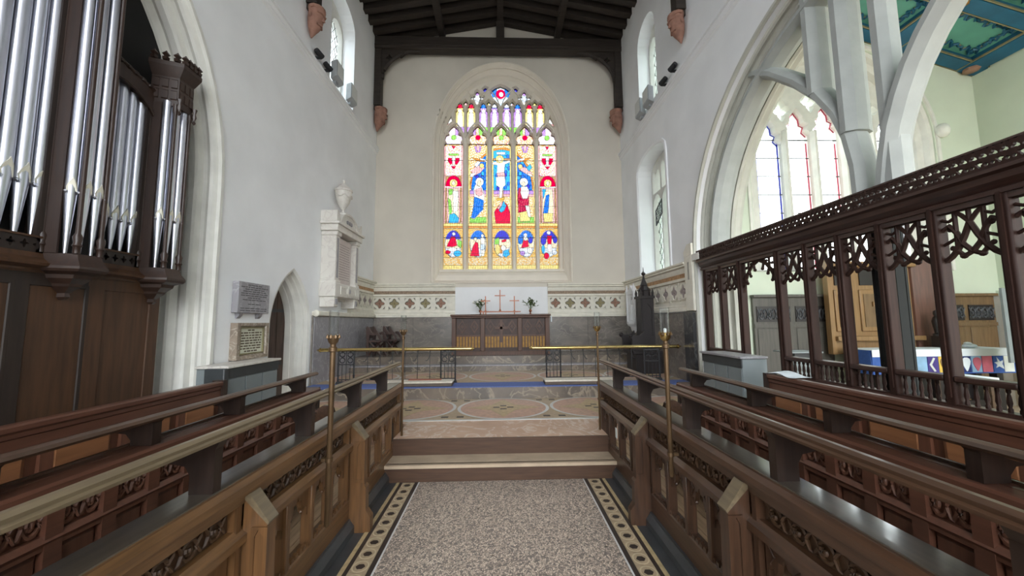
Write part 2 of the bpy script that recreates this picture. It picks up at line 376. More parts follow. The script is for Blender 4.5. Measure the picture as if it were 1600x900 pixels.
for s, nm in ((-1, 'left'), (1, 'right')):
    pf = struct(MB().box(s*1.26, s*1.74, -2, 4.66, 0, .08), 'floor', m_dkt, f'low wooden platform behind the {nm} front choir desk')
    bme = MB().box(-.055, .055, -2, 4.66, .08, .1).mesh('floorboard', m_boards)
    for k in range(4): link('floorboard', bme, pf, loc=(s*(1.325+.117*k), 0, 0))
    struct(MB().box(s*1.82, s*3.27, -2, 3.9, 0, .2), 'floor', m_boards, f'raised boarded platform under the rear {nm} choir seats')
    struct(MB().box(s*1.16, s*3.27, 3.9, 4.72, 0, .02), 'floor', m_slate, f'slate floor in front of the {nm} radiator')
# left wall -----------------------------------------------------------
LA = lambda d, n=28: acurve(2.33, 2.0, 2.47, 3.2, d, n)
DO = lambda d: pointed(5.95, .57, 1.5, .94, 0, d)
def flat_arch(y0, y1, z0, zs, rise, n=10, d=0):
    c = (y0+y1)/2; h = (y1-y0)/2-d
    return [(c-h, z0+d)]+[(c-h*cos(PI*i/n), zs+(rise-d)*sin(PI*i/n)**.8) for i in range(n+1)]+[(c+h, z0+d)]
CLW = {-1: [(6.85, 8.0, 6.27, 8.0, .45), (3.9, 5.0, 6.27, 8.0, .45)], 1: [(7.2, 8.17, 6.27, 7.85, .5), (3.9, 4.95, 6.27, 7.85, .5)]}
lo = [(-7, 0)]+LA(0)+DO(0)+[(EY, 0), (EY, WT), (-7, WT)]
lh = [flat_arch(*c) for c in CLW[-1]]
wl = struct(MB().plate(lo, lh, 'x', -WX, -3.9), 'wall_left', m_plaster_w, 'white plastered north wall with the organ arch and a small doorway', smooth=0)
sweep_arch(LA, [(-.03, -WX), (-.03, -3.262), (.012, -3.262), (.015, -3.30), (.065, -3.32), (.075, -3.35), (.045, -3.40), (.05, -3.44), (.12, -3.45), (.14, -3.47), (.145, -3.53), (.125, -3.57), (.19, -3.60), (.205, -3.62), (.205, -3.68), (.26, -3.70), (.265, -3.9)], 'x').build('arch_moulding', m_stone, wl, smooth=25)
sweep_arch(DO, [(-.0, -WX), (.05, -3.30), (.05, -3.36), (.075, -3.37), (.09, -3.42), (.14, -3.45), (.14, -3.52), (.15, -3.53), (.155, -3.62)], 'x').build('door_moulding', m_stone, wl, smooth=25)
# organ chamber
struct(MB().box(-5.6, -5.5, -2, 4.8, 0, 7).box(-5.6, -3.91, -2, -1.9, 0, 7).box(-5.6, -3.91, 4.7, 4.8, 0, 7).box(-5.6, -3.91, -2, 4.8, 7, 7.1), 'wall_back', m_plaster, 'dim plastered chamber behind the organ', smooth=0)
# door
dr = struct(MB().box(-3.70, -3.64, 5.3, 6.6, 0, 2.45), 'door_1', m_door, 'old plank door set deep in the pointed doorway of the white wall')
for k in range(9): box('plank', m_door, -3.64, -3.62-.006*(k % 2), 5.38+k*.128, 5.38+k*.128+.12, .02, 2.42, dr)
for z in (.9, 1.75): box('strap_hinge', m_iron, -3.625, -3.61, 5.5, 6.3, z, z+.05, dr)
MB().tube([(-3.63, 5.75, 1.22), (-3.58, 5.75, 1.22), (-3.58, 5.75, 1.12), (-3.63, 5.75, 1.12)], .012, 6).build('door_handle', m_iron, dr)
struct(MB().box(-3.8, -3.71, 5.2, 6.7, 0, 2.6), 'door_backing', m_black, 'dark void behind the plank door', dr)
# right wall ---------------------------------------------------------
RA = lambda d, n=36: acurve(3.3, 2.72, 2.66, 2.65, d, n)
RW = (7.0, 8.45, 2.6, 4.95, .33)
ro = [(-7, 0)]+RA(0)+[(EY, 0), (EY, WT), (-7, WT)]
rh = [flat_arch(*c) for c in CLW[1]]+[flat_arch(*RW)]
wr = struct(MB().plate(ro, rh, 'x', WX, 3.95), 'wall_right', m_plaster_w, 'white plastered south wall with the great moulded arch to the chapel', smooth=0)
sweep_arch(RA, [(-.06, WX), (-.06, 3.24), (-.015, 3.235), (-.005, 3.27), (-.02, 3.30), (.0, 3.34), (.035, 3.345), (.045, 3.375), (.02, 3.40), (.015, 3.43), (.05, 3.46), (.09, 3.45), (.105, 3.48), (.07, 3.52), (.06, 3.56), (.10, 3.60), (.14, 3.59), (.155, 3.63), (.12, 3.67), (.12, 3.72), (.165, 3.75), (.20, 3.74), (.21, 3.78), (.17, 3.83), (.17, 3.90), (.12, 3.97), (.0, 4.0)], 'x').build('arch_moulding', m_archst, wr, smooth=25)
# capital band on the far jamb
box('impost', m_stone, 3.2, 3.5, 5.84, 6.05, 2.55, 2.66, wr)
# east wall -----------------------------------------------------------
XW = lambda p: (p-782.5)*.0173+.02
ZW = lambda p: 3.0+(420-p)*.01805
EA = lambda a, b, z0, zs=6.3: [(.045-a, z0), (.045-a, (z0+zs)/2)]+[(.045-a*cos(PI*i/36), zs+b*sin(PI*i/36)) for i in range(37)]+[(.045+a, (z0+zs)/2), (.045+a, z0)]
we = struct(MB().plate([(-3.5, 0), (3.5, 0), (3.5, 10.0), (-3.5, 10.0)], [EA(1.79, 2.33, 2.6)], 'y', EY, 10.2), 'wall_back', m_plaster, 'cream plastered east wall around the great stained glass window', smooth=0)
MB().skin([[pt('y', p, y) for p in EA(*q)] for q, y in (((1.84, 2.38, 2.58), EY), ((1.84, 2.38, 2.58), 9.57), ((1.79, 2.33, 2.6), 9.57), ((1.76, 2.29, 2.62), 9.62), ((1.75, 2.27, 2.66), 9.70), ((1.70, 2.2, 2.8), 9.74), ((1.66, 2.1, 2.93), 9.86), ((1.615, 2.04, 2.97), 9.92))], caps=False).build('window_reveal', m_stone2, we, smooth=25)
for a_, b_, z_, y_, r_ in ((1.815, 2.355, 2.6, 9.575, .028), (1.755, 2.28, 2.66, 9.66, .022), (1.68, 2.15, 2.86, 9.80, .022)):
    P = EA(a_, b_, z_)[1:-1]; MB().tube([(p[0], y_, p[1]) for p in [(P[0][0], z_)]+P+[(P[-1][0], z_)]], r_, 8).build('roll_moulding', m_stone2, we)
# string courses
for s, w_, nm in ((-1, wl, 'left'), (1, wr, 'right')):
    zt = 6.22 if s < 0 else 6.10
    P = [(s*WX, zt+.03), (s*(WX-.02), zt+.03), (s*(WX-.07), zt-.02), (s*(WX-.07), zt-.07), (s*(WX-.04), zt-.08), (s*(WX-.055), zt-.11), (s*(WX-.03), zt-.14), (s*(WX-.035), zt-.17), (s*WX, zt-.21)]
    struct(MB().prism(P, 'y', -7, EY), 'trim_1' if s < 0 else 'trim_2', m_plaster_w, f'moulded string course running along the {nm} wall under the high windows', smooth=20)
# roof ----------------------------------------------------------------
ce = struct(MB().prism([(-3.6, 9.2), (0, 9.9), (3.6, 9.2), (3.6, 9.4), (0, 10.1), (-3.6, 9.4)], 'y', -7, 10.1), 'ceiling', m_roof, 'low pitched roof of blackened oak over the chancel', smooth=0)
raf = {s: MB().prism([(s*3.45, 9.08), (0, 9.74), (0, 9.95), (s*3.45, 9.26)], 'y', -.075, .075).mesh('rafter', m_roof, smooth=0) for s in (-1, 1)}
for k in range(15):
    for s in (-1, 1): link('rafter', raf[s], ce, loc=(0, 9.5-.34*k, 0))
for x, z in ((-1.55, 9.40), (1.6, 9.40), (.03, 9.72)):
    box('purlin', m_roof, x-.08, x+.08, -7, 9.6, z-.1, z+.1, ce)
def truss(y, full):
    t = empty('roof_truss', (0, y, 7), 'blackened oak tie beam with curved pierced braces nearest the east wall' if full else 'blackened oak roof truss above the nearer stone heads', 'roof truss')
    MB().box(-3.28, 3.3, y-.13, y+.13, 8.78, 9.12).box(-3.28, 3.3, y-.15, y+.15, 8.86, 8.89).build('tie_beam', m_roof, t, bevel=.015)
    box('king_post', m_roof, -.08, .14, y-.1, y+.1, 9.12, 9.72, t)
    for s in (-1, 1):
        zb = 7.12 if full else 6.9
        MB().box(s*3.10, s*3.28, y-.1, y+.1, zb+.1, 8.8).box(s*3.12, s*3.28, y-.07, y+.07, zb, zb+.1).build('wall_post', m_roof, t, bevel=.01)
        O = [(s*3.1, 8.8), (s*3.1, 8.0)]+[(s*(3.1-1.0*(1-cos(PI/2*i/10))), 8.0+.8*sin(PI/2*i/10)) for i in range(1, 11)]
        q = [(s*2.9+.075*cos(2*PI*k/16)*(1+.35*cos(4*2*PI*k/16)), 8.55+.075*sin(2*PI*k/16)*(1+.35*cos(4*2*PI*k/16))) for k in range(16)]
        tq = [(s*2.70, 8.66), (s*2.5, 8.72), (s*2.62, 8.62)]
        MB().plate(O, [q, tq], 'y', y-.06, y+.06).build('brace', m_roof, t, smooth=0)
        MB().tube([(s*(3.1-1.0*(1-cos(PI/2*i/10))), y, 8.0+.8*sin(PI/2*i/10)) for i in range(11)], .05, 6).build('brace_moulding', m_roof, t)
truss(9.36, True); truss(6.02, False)
# carved stone heads under the wall posts
def head(x, y, z, s, lab, k=1.0):
    t = empty('carved_head', (x, y, z), lab, 'corbel', None)
    b = MB(); f = lambda a, c, d: (x-s*a*k, y+c*k, z+d*k)
    L = []
    for zz, r, ox in ((-.44, .015, .06), (-.34, .06, .08), (-.26, .1, .1), (-.18, .13, .12), (-.08, .145, .13), (.0, .15, .14), (.08, .15, .15), (.14, .16, .15), (.17, .165, .15)):
        L.append([f(max(0, ox+r*1.0*cos(2*PI*i/14)), r*sin(2*PI*i/14), zz) for i in range(14)])
    b.skin(L).build('face', m_pink, t)
    n = MB().skin([[f(.25, -.028, -.1), f(.25, .028, -.1), f(.33, 0, -.12)], [f(.26, -.018, .02), f(.26, .018, .02), f(.285, 0, .02)]]); n.build('nose', m_pink, t)
    MB().tube([f(.22, -.13, .03), f(.29, -.06, .035), f(.295, .06, .035), f(.22, .13, .03)], .022*k, 6).build('brow', m_pink, t)
    MB().tube([f(.21, -.09, -.2), f(.255, 0, -.19), f(.21, .09, -.2)], .02*k, 6).build('mouth', m_pink, t)
    for q in (-1, 1):
        MB().ball(f(.255, q*.06, -.02), .018*k).build('eye', m_pink, t)
        MB().ball(f(.1, q*.15, -.05), (.03*k, .02*k, .05*k)).build('ear', m_pink, t)
    MB().tube([f(.12+.16*cos(a), .16*sin(a), .12+.02*(i % 2)) for i, a in enumerate([-1.7+3.4*j/8 for j in range(9)])], .035*k, 6).build('curls', m_pink, t)
head(-3.26, 9.36, 6.98, -1, 'pink sandstone head under the roof post left of the great window')
head(3.26, 9.36, 6.98, 1, 'pink sandstone head under the roof post right of the great window')
head(-3.26, 6.02, 6.8, -1, 'pink sandstone head high on the left wall before the lattice window', .85)
head(3.26, 6.02, 6.8, 1, 'pink sandstone head high on the right wall before the lattice window', .85)
# ---------------------------------------------------------------- side windows
def lattice(pl, d, loop, sp, ang=55):
    # diagonal lead cames clipped to loop
    b = MB(); xs = [p[0] for p in loop]; zs = [p[1] for p in loop]
    for sg in (-1, 1):
        k = math.tan(math.radians(ang))*sg
        c0 = min(zs[i]-k*xs[i] for i in range(len(xs))); c1 = max(zs[i]-k*xs[i] for i in range(len(xs)))
        c0 = min(min(zs)-k*q for q in (min(xs), max(xs))); c1 = max(max(zs)-k*q for q in (min(xs), max(xs)))
        c = c0
        while c < c1:
            hit = []
            n = len(loop)
            for i in range(n):
                (xa, za), (xb, zb) = loop[i], loop[(i+1) % n]
                fa = za-k*xa-c; fb = zb-k*xb-c
                if (fa > 0) != (fb > 0): t = fa/(fa-fb); hit.append((xa+(xb-xa)*t, za+(zb-za)*t))
            hit.sort()
            for i in range(0, len(hit)-1, 2):
                if abs(hit[i][0]-hit[i+1][0]) > .01: b.tube([pt(pl, hit[i], d), pt(pl, hit[i+1], d)], .006, 4, False)
            c += sp
    return b
def side_window(n, s, y0, y1, z0, zs, rise, dep, lights, lab, par_head=True):
    x0 = s*(WX+dep); loop = flat_arch(y0, y1, z0, zs, rise, d=-.02); W = y1-y0; lw = (W-.14-.09*(lights-1))/lights
    wn = empty('window_%d' % n, (x0, y0, z0), lab, None); wn['kind'] = 'structure'
    H = []; top = zs+rise*.55
    tall = z0+(top-z0)*(.74 if par_head else .98)
    for k in range(lights):
        c = y0+.07+lw/2+k*(lw+.09)
        H.append(pointed(c, lw/2, tall-.3, .26, z0+.09, n=5))
        if par_head:
            zt = top-.02-.1*abs(k-(lights-1)/2)
            for q in (-1, 1): H.append(pointed(c+q*lw*.26, lw*.2, zt-.14, .12, tall+.06, n=4))
    MB().plate(loop, H, 'x', x0, x0+s*.16, .025, .07).build('tracery', m_stone, wn, smooth=25)
    for h in H[::3] if par_head else H:
        MB().plate(offset(h, .015), [], 'x', x0+s*.1, x0+s*.104).build('pane', m_clear, wn, smooth=0)
        lattice('x', x0+s*.095, h, .24).build('leading', m_lead, wn, smooth=0)
    if par_head:
        for h in [h for i, h in enumerate(H) if i % 3]: MB().plate(offset(h, .015), [], 'x', x0+s*.1, x0+s*.104).build('pane', m_clear, wn, smooth=0)
    return wn
side_window(2, -1, *CLW[-1][0], .27, 2, 'lattice glazed high window in the left wall above two grey floodlights', False)
side_window(3, -1, *CLW[-1][1], .27, 2, 'high lattice window in the left wall nearer the nave', False)
side_window(4, 1, *CLW[1][0], .27, 2, 'lattice glazed high window in the right wall above two floodlights', False)
side_window(5, 1, *CLW[1][1], .27, 2, 'high lattice window in the right wall near the top of the great arch', False)
w6 = side_window(6, 1, *RW, .32, 3, 'tall three light lattice window in the right wall beside the altar')
# opening casement in it
def cas(k, x): return [(x-.06*(p[1]-3.7)*0, *p) for p in [(7.66+.02*k, 3.86+.02*k), (7.99-.02*k, 3.66+.02*k), (7.99-.02*k, 4.0-.02*k), (7.66+.02*k, 4.18-.02*k)]]
cz = MB().plate([p[1:] for p in cas(0, 3.5)], [[p[1:] for p in cas(1, 3.5)]], 'x', 3.46, 3.48).build('casement', m_greyd, w6, smooth=0)
MB().add(cas(1, 3.47), [(0, 1, 2, 3)]).build('casement_glass', m_clear, cz, smooth=0)
lattice('x', 3.468, [p[1:] for p in cas(1, 3.5)], .1).build('casement_leading', m_lead, cz, smooth=0)
# hood on the right window
hd = lambda d: flat_arch(RW[0], RW[1], RW[2], RW[3], RW[4], d=d)
MB().skin([[pt('x', p, x) for p in hd(d)] for d, x in ((-.09, WX), (-.09, 3.25), (-.03, 3.25), (.0, 3.29))], closed=False).build('hood_moulding', m_plaster_w, wr, smooth=25)
# ---------------------------------------------------------------- painted dado: frieze and marble
def qf(r, n=24): return [(r*(.78+.34*cos(4*t))*cos(t), r*(.78+.34*cos(4*t))*sin(t)) for t in [2*PI*k/n for k in range(n)]]
def qf2(r, n=24): return [(r*(.80+.20*cos(4*t))*cos(t), r*(.80+.20*cos(4*t))*sin(t)) for t in [2*PI*k/n for k in range(n)]]
def frieze_unit():
    # local plane: u horizontal, v vertical, depth w outwards (towards viewer = +w); returns meshes
    sq = [(-.15, -.15), (.15, -.15), (.15, .15), (-.15, .15)]
    tri = [[(sx*.075, sy*.138), (sx*.138, sy*.138), (sx*.138, sy*.075)] for sx in (-1, 1) for sy in (-1, 1)]
    g = MB().plate(sq, [qf2(.132)]+tri, 'y', -.03, 0).mesh('frieze_panel', m_cream, smooth=0)
    bk = MB().box(-.15, .15, -.004, 0, -.15, .15).mesh('frieze_ground', m_fback)
    fl_ = []
    for mt in (m_fred, m_foliv, m_flil):
        P = [(.118*(.72+.28*cos(4*t))*cos(t), .118*(.72+.28*cos(4*t))*sin(t)) for t in [2*PI*k/24 for k in range(24)]]
        b = MB().prism(P, 'y', -.018, -.004); b.ball((0, -.02, 0), (.022, .012, .022), 8, 4); fl_.append(b.mesh('flower', mt, smooth=0))
    return g, bk, fl_
FG, FB, FF = frieze_unit()
def frieze(name, lab, A, B, rotz, us, ztop, cols, half=()):
    # A->B along the wall; rotz turns local -y to face the room
    o = empty(name, (A[0], A[1], 0), lab, None); o['kind'] = 'structure'; o.rotation_euler = (0, 0, rotz)
    Lw = math.hypot(B[0]-A[0], B[1]-A[1])
    def P(nm, prof, mt): MB().prism([(p[0], p[1]) for p in prof], 'x', 0, Lw).build(nm, mt, None, smooth=20).parent = o
    z = ztop
    P('cornice', [(0, z), (-.1, z), (-.1, z-.03), (-.075, z-.05), (-.085, z-.075), (-.05, z-.1), (0, z-.1)], m_cream)
    P('cove', [(0, z-.1), (-.05, z-.1), (-.05, z-.125), (-.03, z-.19), (0, z-.19)], m_cream)
    P('painted_band', [(0, z-.19), (-.035, z-.19), (-.03, z-.27), (0, z-.27)], m_band if cols != 2 else m_bandr)
    P('fillet', [(0, z-.27), (-.05, z-.27), (-.05, z-.32), (-.02, z-.33), (0, z-.33)], m_cream)
    P('plinth_moulding', [(0, z-.68), (-.02, z-.68), (-.03, z-.74), (-.055, z-.76), (-.055, z-.79), (-.08, z-.82), (-.08, z-.86), (0, z-.86)], m_cream)
    e = [0]+[q for u in us for q in (u-.15, u+.15)]+[Lw]
    MB().box(0, Lw, -.004, 0, z-.7, z-.3).build('ground', m_cream, None).parent = o
    for i in range(0, len(e), 2):
        if e[i+1]-e[i] > .003: MB().box(e[i], e[i+1], -.03, 0, z-.68, z-.33).build('upright', m_cream, None, smooth=0).parent = o
    for i, u in enumerate(us):
        p = link('frieze_panel', FG, o); p.location = (u, 0, z-.505)
        link('frieze_ground', FB, p); link('flower', FF[(i % 2) if cols != 2 else 2], p)
    return o
frieze('trim_3', 'painted quatrefoil frieze on the east wall left of the altar', (-WX, EY), (-1.17, EY), 0, [.19, .56, .955, 1.35, 1.745], 2.565, 1)
frieze('trim_4', 'painted quatrefoil frieze on the east wall right of the altar', (1.22, EY), (WX, EY), 0, [.2, .58, .975, 1.37, 1.765], 2.55, 1)
frieze('trim_5', 'pale quatrefoil frieze along the right wall beside the black oak chair', (WX, EY), (WX, 6.32), -PI/2, [.3, .66, 1.3, 1.66, 2.02, 2.38, 2.74, 3.09], 2.58, 2)
frieze('trim_6', 'pale quatrefoil frieze on the left wall behind the marble monument', (-WX, 8.05), (-WX, EY), PI/2, [.25, .6, .95, 1.3], 2.62, 2)
# moulded end of the right frieze turning up beside the arch
e5 = empty('trim_7', (WX, 6.2, 1.7), 'cream moulded stop turning up at the end of the right frieze', None); e5['kind'] = 'structure'
box('stop_panel', m_cream, 3.2, WX, 6.06, 6.32, 1.72, 2.66, e5, bevel=.012)
MB().plate([(6.06, 2.66), (6.06, 2.86), (6.2, 2.86), (6.32, 2.74), (6.32, 2.66)], [], 'x', 3.2, WX).build('stop_shoulder', m_cream, e5, smooth=0)
box('sunk_panel', m_fback, 3.195, 3.2, 6.15, 6.2, 2.25, 2.55, e5)
# marble slabs
slabn = 0
for s, x0, x1 in ((-1, -WX, -1.17), (1, 1.2, WX)):
    q = struct(MB().box(x0, x1, 9.575, EY, .8, 1.71), 'trim_8' if s < 0 else 'trim_9', m_dado, f'dark veined marble dado on the east wall {"left" if s < 0 else "right"} of the altar')
    for a, b in ((x0+.02, (x0+x1)/2-.005), ((x0+x1)/2+.005, x1-.02)): box('marble_slab', m_dado, a, b, 9.555, 9.575, .82, 1.69, q)
q = struct(MB().box(-WX, -3.25, 6.56, EY, .3, 1.70), 'trim_10', m_dado, 'pale lilac veined marble dado on the left wall below the monument')
for k in range(3): box('marble_slab', m_marbg, -3.25, -3.235, 6.58+k*1.0, 7.57+k*1.0, .5, 1.68, q)
MB().box(-3.28, -3.16, 6.55, EY, 1.70, 1.78).build('dado_rail', m_cream, q, bevel=.015)
MB().ball((-3.2, 6.55, 1.74), (.06, .03, .06), 10, 6).build('rail_boss', m_cream, q)
q = struct(MB().box(3.25, WX, 6.1, EY, .3, 1.70), 'trim_11', m_dado, 'dark marble dado on the right wall below the frieze')
for k in range(3): box('marble_slab', m_dado, 3.235, 3.25, 6.45+k*1.05, 7.49+k*1.05, .5, 1.68, q)
box('marble_slab', m_dadod, 3.2, 3.25, 6.12, 6.43, .3, 1.69, q)
struct(MB().box(-1.17, 1.22, 9.585, EY, .8, 2.47), 'trim_12', m_plaster_w, 'plain white panel on the east wall directly above the altar')
# ================================================================ GREAT EAST WINDOW (window_1)
W1 = empty('window_1', (.045, 9.95, 2.97), 'great five light stained glass window filling the east wall', None); W1['kind'] = 'structure'
CX = [707, 746, 784, 822, 858]
def lancet(c):
    h = [(15, 422), (15, 227), (11.5, 222), (14, 217), (12, 211), (7, 209), (8, 204), (4.5, 199.5), (0, 196)]
    return [(c+a, b) for a, b in h]+[(c-a, b) for a, b in h[-2::-1]]
def small(c, sd):
    h = [(6.5, 172), (4, 169), (5.8, 165.5), (3.2, 163), (3.2, 160), (0, 157)]
    R = [(c+a, b) for a, b in h]; L_ = [(c-a, b) for a, b in h[-2::-1]]
    lo_, hi_ = 207, 195
    return [(c+6.5, lo_ if sd < 0 else hi_)]+R+L_+[(c-6.5, hi_ if sd < 0 else lo_)]
def quad(c, y, r, n=24, lob=.3): return [(c+r*(.75+lob*cos(4*t))*cos(t), y+r*(.75+lob*cos(4*t))*sin(t)) for t in [2*PI*k/n for k in range(n)]]
OPEN = [('lancet', lancet(c)) for c in CX]
for m_ in (726, 764, 802, 839):
    OPEN += [('upper', small(m_-9, -1)), ('upper', small(m_+9, 1))]
OPEN += [('quatrefoil', quad(745, 150, 10.5)), ('quatrefoil', quad(822, 150, 10.5))]
OPEN += [('eyelet', quad(q, 159.5, 4.6, 12, .2)) for q in (726, 764, 802, 839)]
OPEN += [('octofoil', [(783+a, b) for a, b in ((-15, 138), (-8, 133), (0, 130), (8, 133), (15, 138), (15, 145), (11, 151), (5, 157), (0, 163), (-5, 157), (-11, 151), (-15, 145))])]
OPEN += [('eyelet', [(762, 135), (757, 140), (754, 136.5), (758, 133)]), ('eyelet', [(804, 135), (809, 140), (812, 136.5), (808, 133)])]
OPEN += [('eyelet', [(702, 181), (704, 188), (701, 196), (696, 197), (697, 190)]), ('eyelet', [(864, 181), (862, 188), (865, 196), (870, 197), (869, 190)])]
world_loop = lambda L: [(XW(a), ZW(b)) for a, b in L]
holes = [world_loop(L) for _, L in OPEN]
MB().plate(EA(1.66, 2.09, 2.93), holes, 'y', 9.90, 10.06, .03, .07).build('tracery', m_stone2, W1, smooth=25)
# moulded mullions and arch heads standing proud
for x in (726.5, 765, 803, 840):
    a = XW(x); MB().prism([(a-.055, 9.91), (a-.03, 9.84), (a+.03, 9.84), (a+.055, 9.91)], 'z', 2.94, 6.62).build('mullion', m_stone2, W1, smooth=0)
for c in CX:
    hw = .325; P = [(XW(c)-hw, ZW(226))]; pp = pointed(XW(c), hw, ZW(226), .64, ZW(228), 0, 7)
    MB().tube([(p[0], 9.895, p[1]) for p in pp], .024, 6).build('lancet_arch', m_stone2, W1)
for m_ in (726, 764, 802, 839):
    a = XW(m_)
    box('mullion', m_stone2, a-.02, a+.02, 9.86, 9.91, 6.65, 7.6, W1)
    MB().tube([(p[0], 9.885, p[1]) for p in pointed(a, .30, ZW(172), .60, ZW(186), 0, 6)], .017, 6).build('upper_arch', m_stone2, W1)
box('sill_course', m_stone2, -1.66, 1.72, 9.80, 9.92, 2.90, 2.97, W1)
# --- painting on a half-pixel glass canvas -------------------------
PX0, PX1, PY0, PY1, ST = 686., 881., 124., 425., .5
nx = int((PX1-PX0)/ST); ny = int((PY1-PY0)/ST)
gx, gy = np.meshgrid(PX0+(np.arange(nx)+.5)*ST, PY0+(np.arange(ny)+.5)*ST)
img = np.ones((ny, nx, 3)); pid = np.zeros((ny, nx), int); cnt = [0]; opn = np.full((ny, nx), -1)
def mpoly(P):
    m = np.zeros(gx.shape, bool); j = len(P)-1
    for i in range(len(P)):
        xi, yi = P[i]; xj, yj = P[j]
        if yi != yj:
            m ^= ((yi > gy) != (yj > gy)) & (gx < (xj-xi)*(gy-yi)/(yj-yi)+xi)
        j = i
    return m
ell = lambda c, d, a, b: ((gx-c)/a)**2+((gy-d)/b)**2 < 1
rect = lambda a, b, c, d: (gx >= a) & (gx < c) & (gy >= b) & (gy < d)
GLASS_T = .165   # old painted glass lets about a quarter of the daylight through
GC = dict(b=(.03, .20, .80), db=(.05, .06, .62), sk=(.06, .46, .88), r=(.80, .02, .05), dr=(.55, .03, .08), w=(.95, .92, .80), y=(.95, .74, .26), g=(.30, .68, .12), dg=(.20, .42, .10), o=(.74, .30, .07), p=(.52, .30, .76), pk=(.90, .46, .46), gr=(.62, .74, .86), br=(.50, .28, .14), fl=(.95, .80, .55), wb=(.80, .86, .95), gd=(.76, .48, .09), wh=(1., .98, .92))
vn = rng.random((ny//3+2, nx//3+2))
def paint(m, c, vary=.18, new=True):
    c = np.array(GC[c]) if isinstance(c, str) else np.array(c)
    k = vn[(np.arange(ny)//3)[:, None], (np.arange(nx)//3)[None, :]]
    f = (1-vary+2*vary*np.floor(k*4)/3)[..., None]
    if m.sum() > 70: f = f*np.where(np.sin(gx*1.7+1.5*np.sin(gy*.22)+gy*.25) > .72, .62, 1.)[..., None]
    img[m] = np.clip(c*f, 0, 1)[m]
    if new: cnt[0] += 1; pid[m] = cnt[0]
def ornament(m, cs, s=1., seed=0, new=True):
    if new: cnt[0] += 1; pid[m] = cnt[0]
    v = np.sin(gx*1.15*s+2*np.sin(gy*.5*s+seed))*np.cos(gy*1.05*s+1.6*np.sin(gx*.45*s))+.35*(vn[(np.arange(ny)//3)[:, None], (np.arange(nx)//3)[None, :]]-.5)
    q = np.clip(((v+1)/2*len(cs)).astype(int), 0, len(cs)-1)
    pal = np.array([GC[c] for c in cs]); img[m] = pal[q][m]
for i, (_, L) in enumerate(OPEN):
    # slightly larger than the opening so the glass sits behind the stone
    LO = offset(L, .7); opn[mpoly(LO)] = i
for k, c in enumerate(CX):
    m = np.abs(gx-c) < 16.5
    out = k in (0, 4)
    ornament(m & (gy < 424), ['w', 'gd', 'o', 'y', 'w'], .7, k)
    # head
    ornament(m & (gy < 225), ['w', 'pk', 'w', 'p', 'w'] if out else ['y', 'r', 'w', 'o', 'w'], .8, k)
    paint(ell(c, 214, 4, 4), 'g' if out or k == 2 else 'r')
    # narrow side borders
    for x in (c-14.2, c+14.2): paint((np.abs(gx-x) < 1.2) & (gy > 226) & (gy < 422), 'pk' if out else 'y')
    # lower scenes
    paint(m & (gy >= 414), 'y'); 
    ornament(m & (gy >= 402) & (gy < 414), ['gd', 'w', 'br', 'y', 'o'], .8, k)
    ornament(m & (gy >= 358) & (gy < 402), ['br', 'y', 'o', 'gd'], .8, k)
    paint(m & (gy >= 350) & (gy < 354), 'y'); paint(m & (gy >= 354) & (gy < 357), 'o')
    paint(ell(c, 381, 13.4, 21), 'wh'); paint(ell(c, 381, 12.4, 20), 'fl')
    paint(ell(c, 381, 12.4, 20) & (gy < 374), ['db', 'b', 'db', 'b', 'db'][k]); paint(ell(c, 381, 12.4, 20) & (gy > 388), 'wb')
P0 = paint
# little scenes
P0(mpoly([(704, 370), (710, 370), (713, 384), (706, 386), (697, 385)]), 'r'); P0(ell(708, 366, 2.4, 2.6), 'wh'); P0(mpoly([(714, 374), (721, 378), (719, 388), (714, 384)]), 'g'); P0(ell(699, 394, 4, 3), 'r'); P0(ell(714, 396, 6, 4.5), 'sk'); P0(ell(706, 390, 7, 3), 'wh')
P0(mpoly([(742, 378), (746, 380), (748, 400), (734, 400), (737, 388)]), 'r'); P0(ell(742, 374, 2.4, 3), 'fl'); P0(mpoly([(750, 372), (756, 372), (757, 384), (756, 400), (751, 400)]), 'w'); P0(mpoly([(750, 382), (757, 382), (756, 390), (750, 391)]), 'gr'); P0(ell(753, 369, 2.2, 2.4), 'wh')
P0(mpoly([(773, 374), (779, 372), (779, 382), (772, 382)]), 'g'); P0(mpoly([(783, 376), (791, 374), (790, 378), (784, 379)]), 'r'); P0(mpoly([(780, 384), (785, 384), (784, 396), (779, 396)]), 'o'); P0(mpoly([(786, 392), (794, 390), (796, 398), (790, 402), (785, 399)]), 'sk'); P0(ell(777, 390, 4, 8), 'y'); P0(ell(786, 388, 4, 4), 'wh')
P0(ell(813, 375, 4, 7), 'b'); P0(ell(829, 376, 3.5, 5), 'db'); P0(mpoly([(818, 376), (825, 376), (826, 386), (814, 388)]), 'r'); P0(ell(821, 368, 3, 3), 'wh'); P0(ell(821, 373, 3.5, 3.5), 'w'); P0(ell(816, 396, 4, 3.5), 'p'); P0(ell(828, 392, 4, 5), 'w')
P0(ell(849.5, 376, 4.5, 7.5), 'db'); P0(ell(868, 375, 3.5, 6), 'db'); P0(mpoly([(855, 369), (863, 369), (862, 382), (856, 382)]), 'r'); P0(ell(858, 364.5, 3, 2.8), 'wh'); P0(mpoly([(856, 382), (862, 382), (863, 394), (855, 394)]), 'wh'); P0(ell(854, 400, 4, 5), 'r'); P0(ell(849, 390, 2.5, 7), 'sk'); P0(ell(867, 395, 4, 3.5), 'wb')
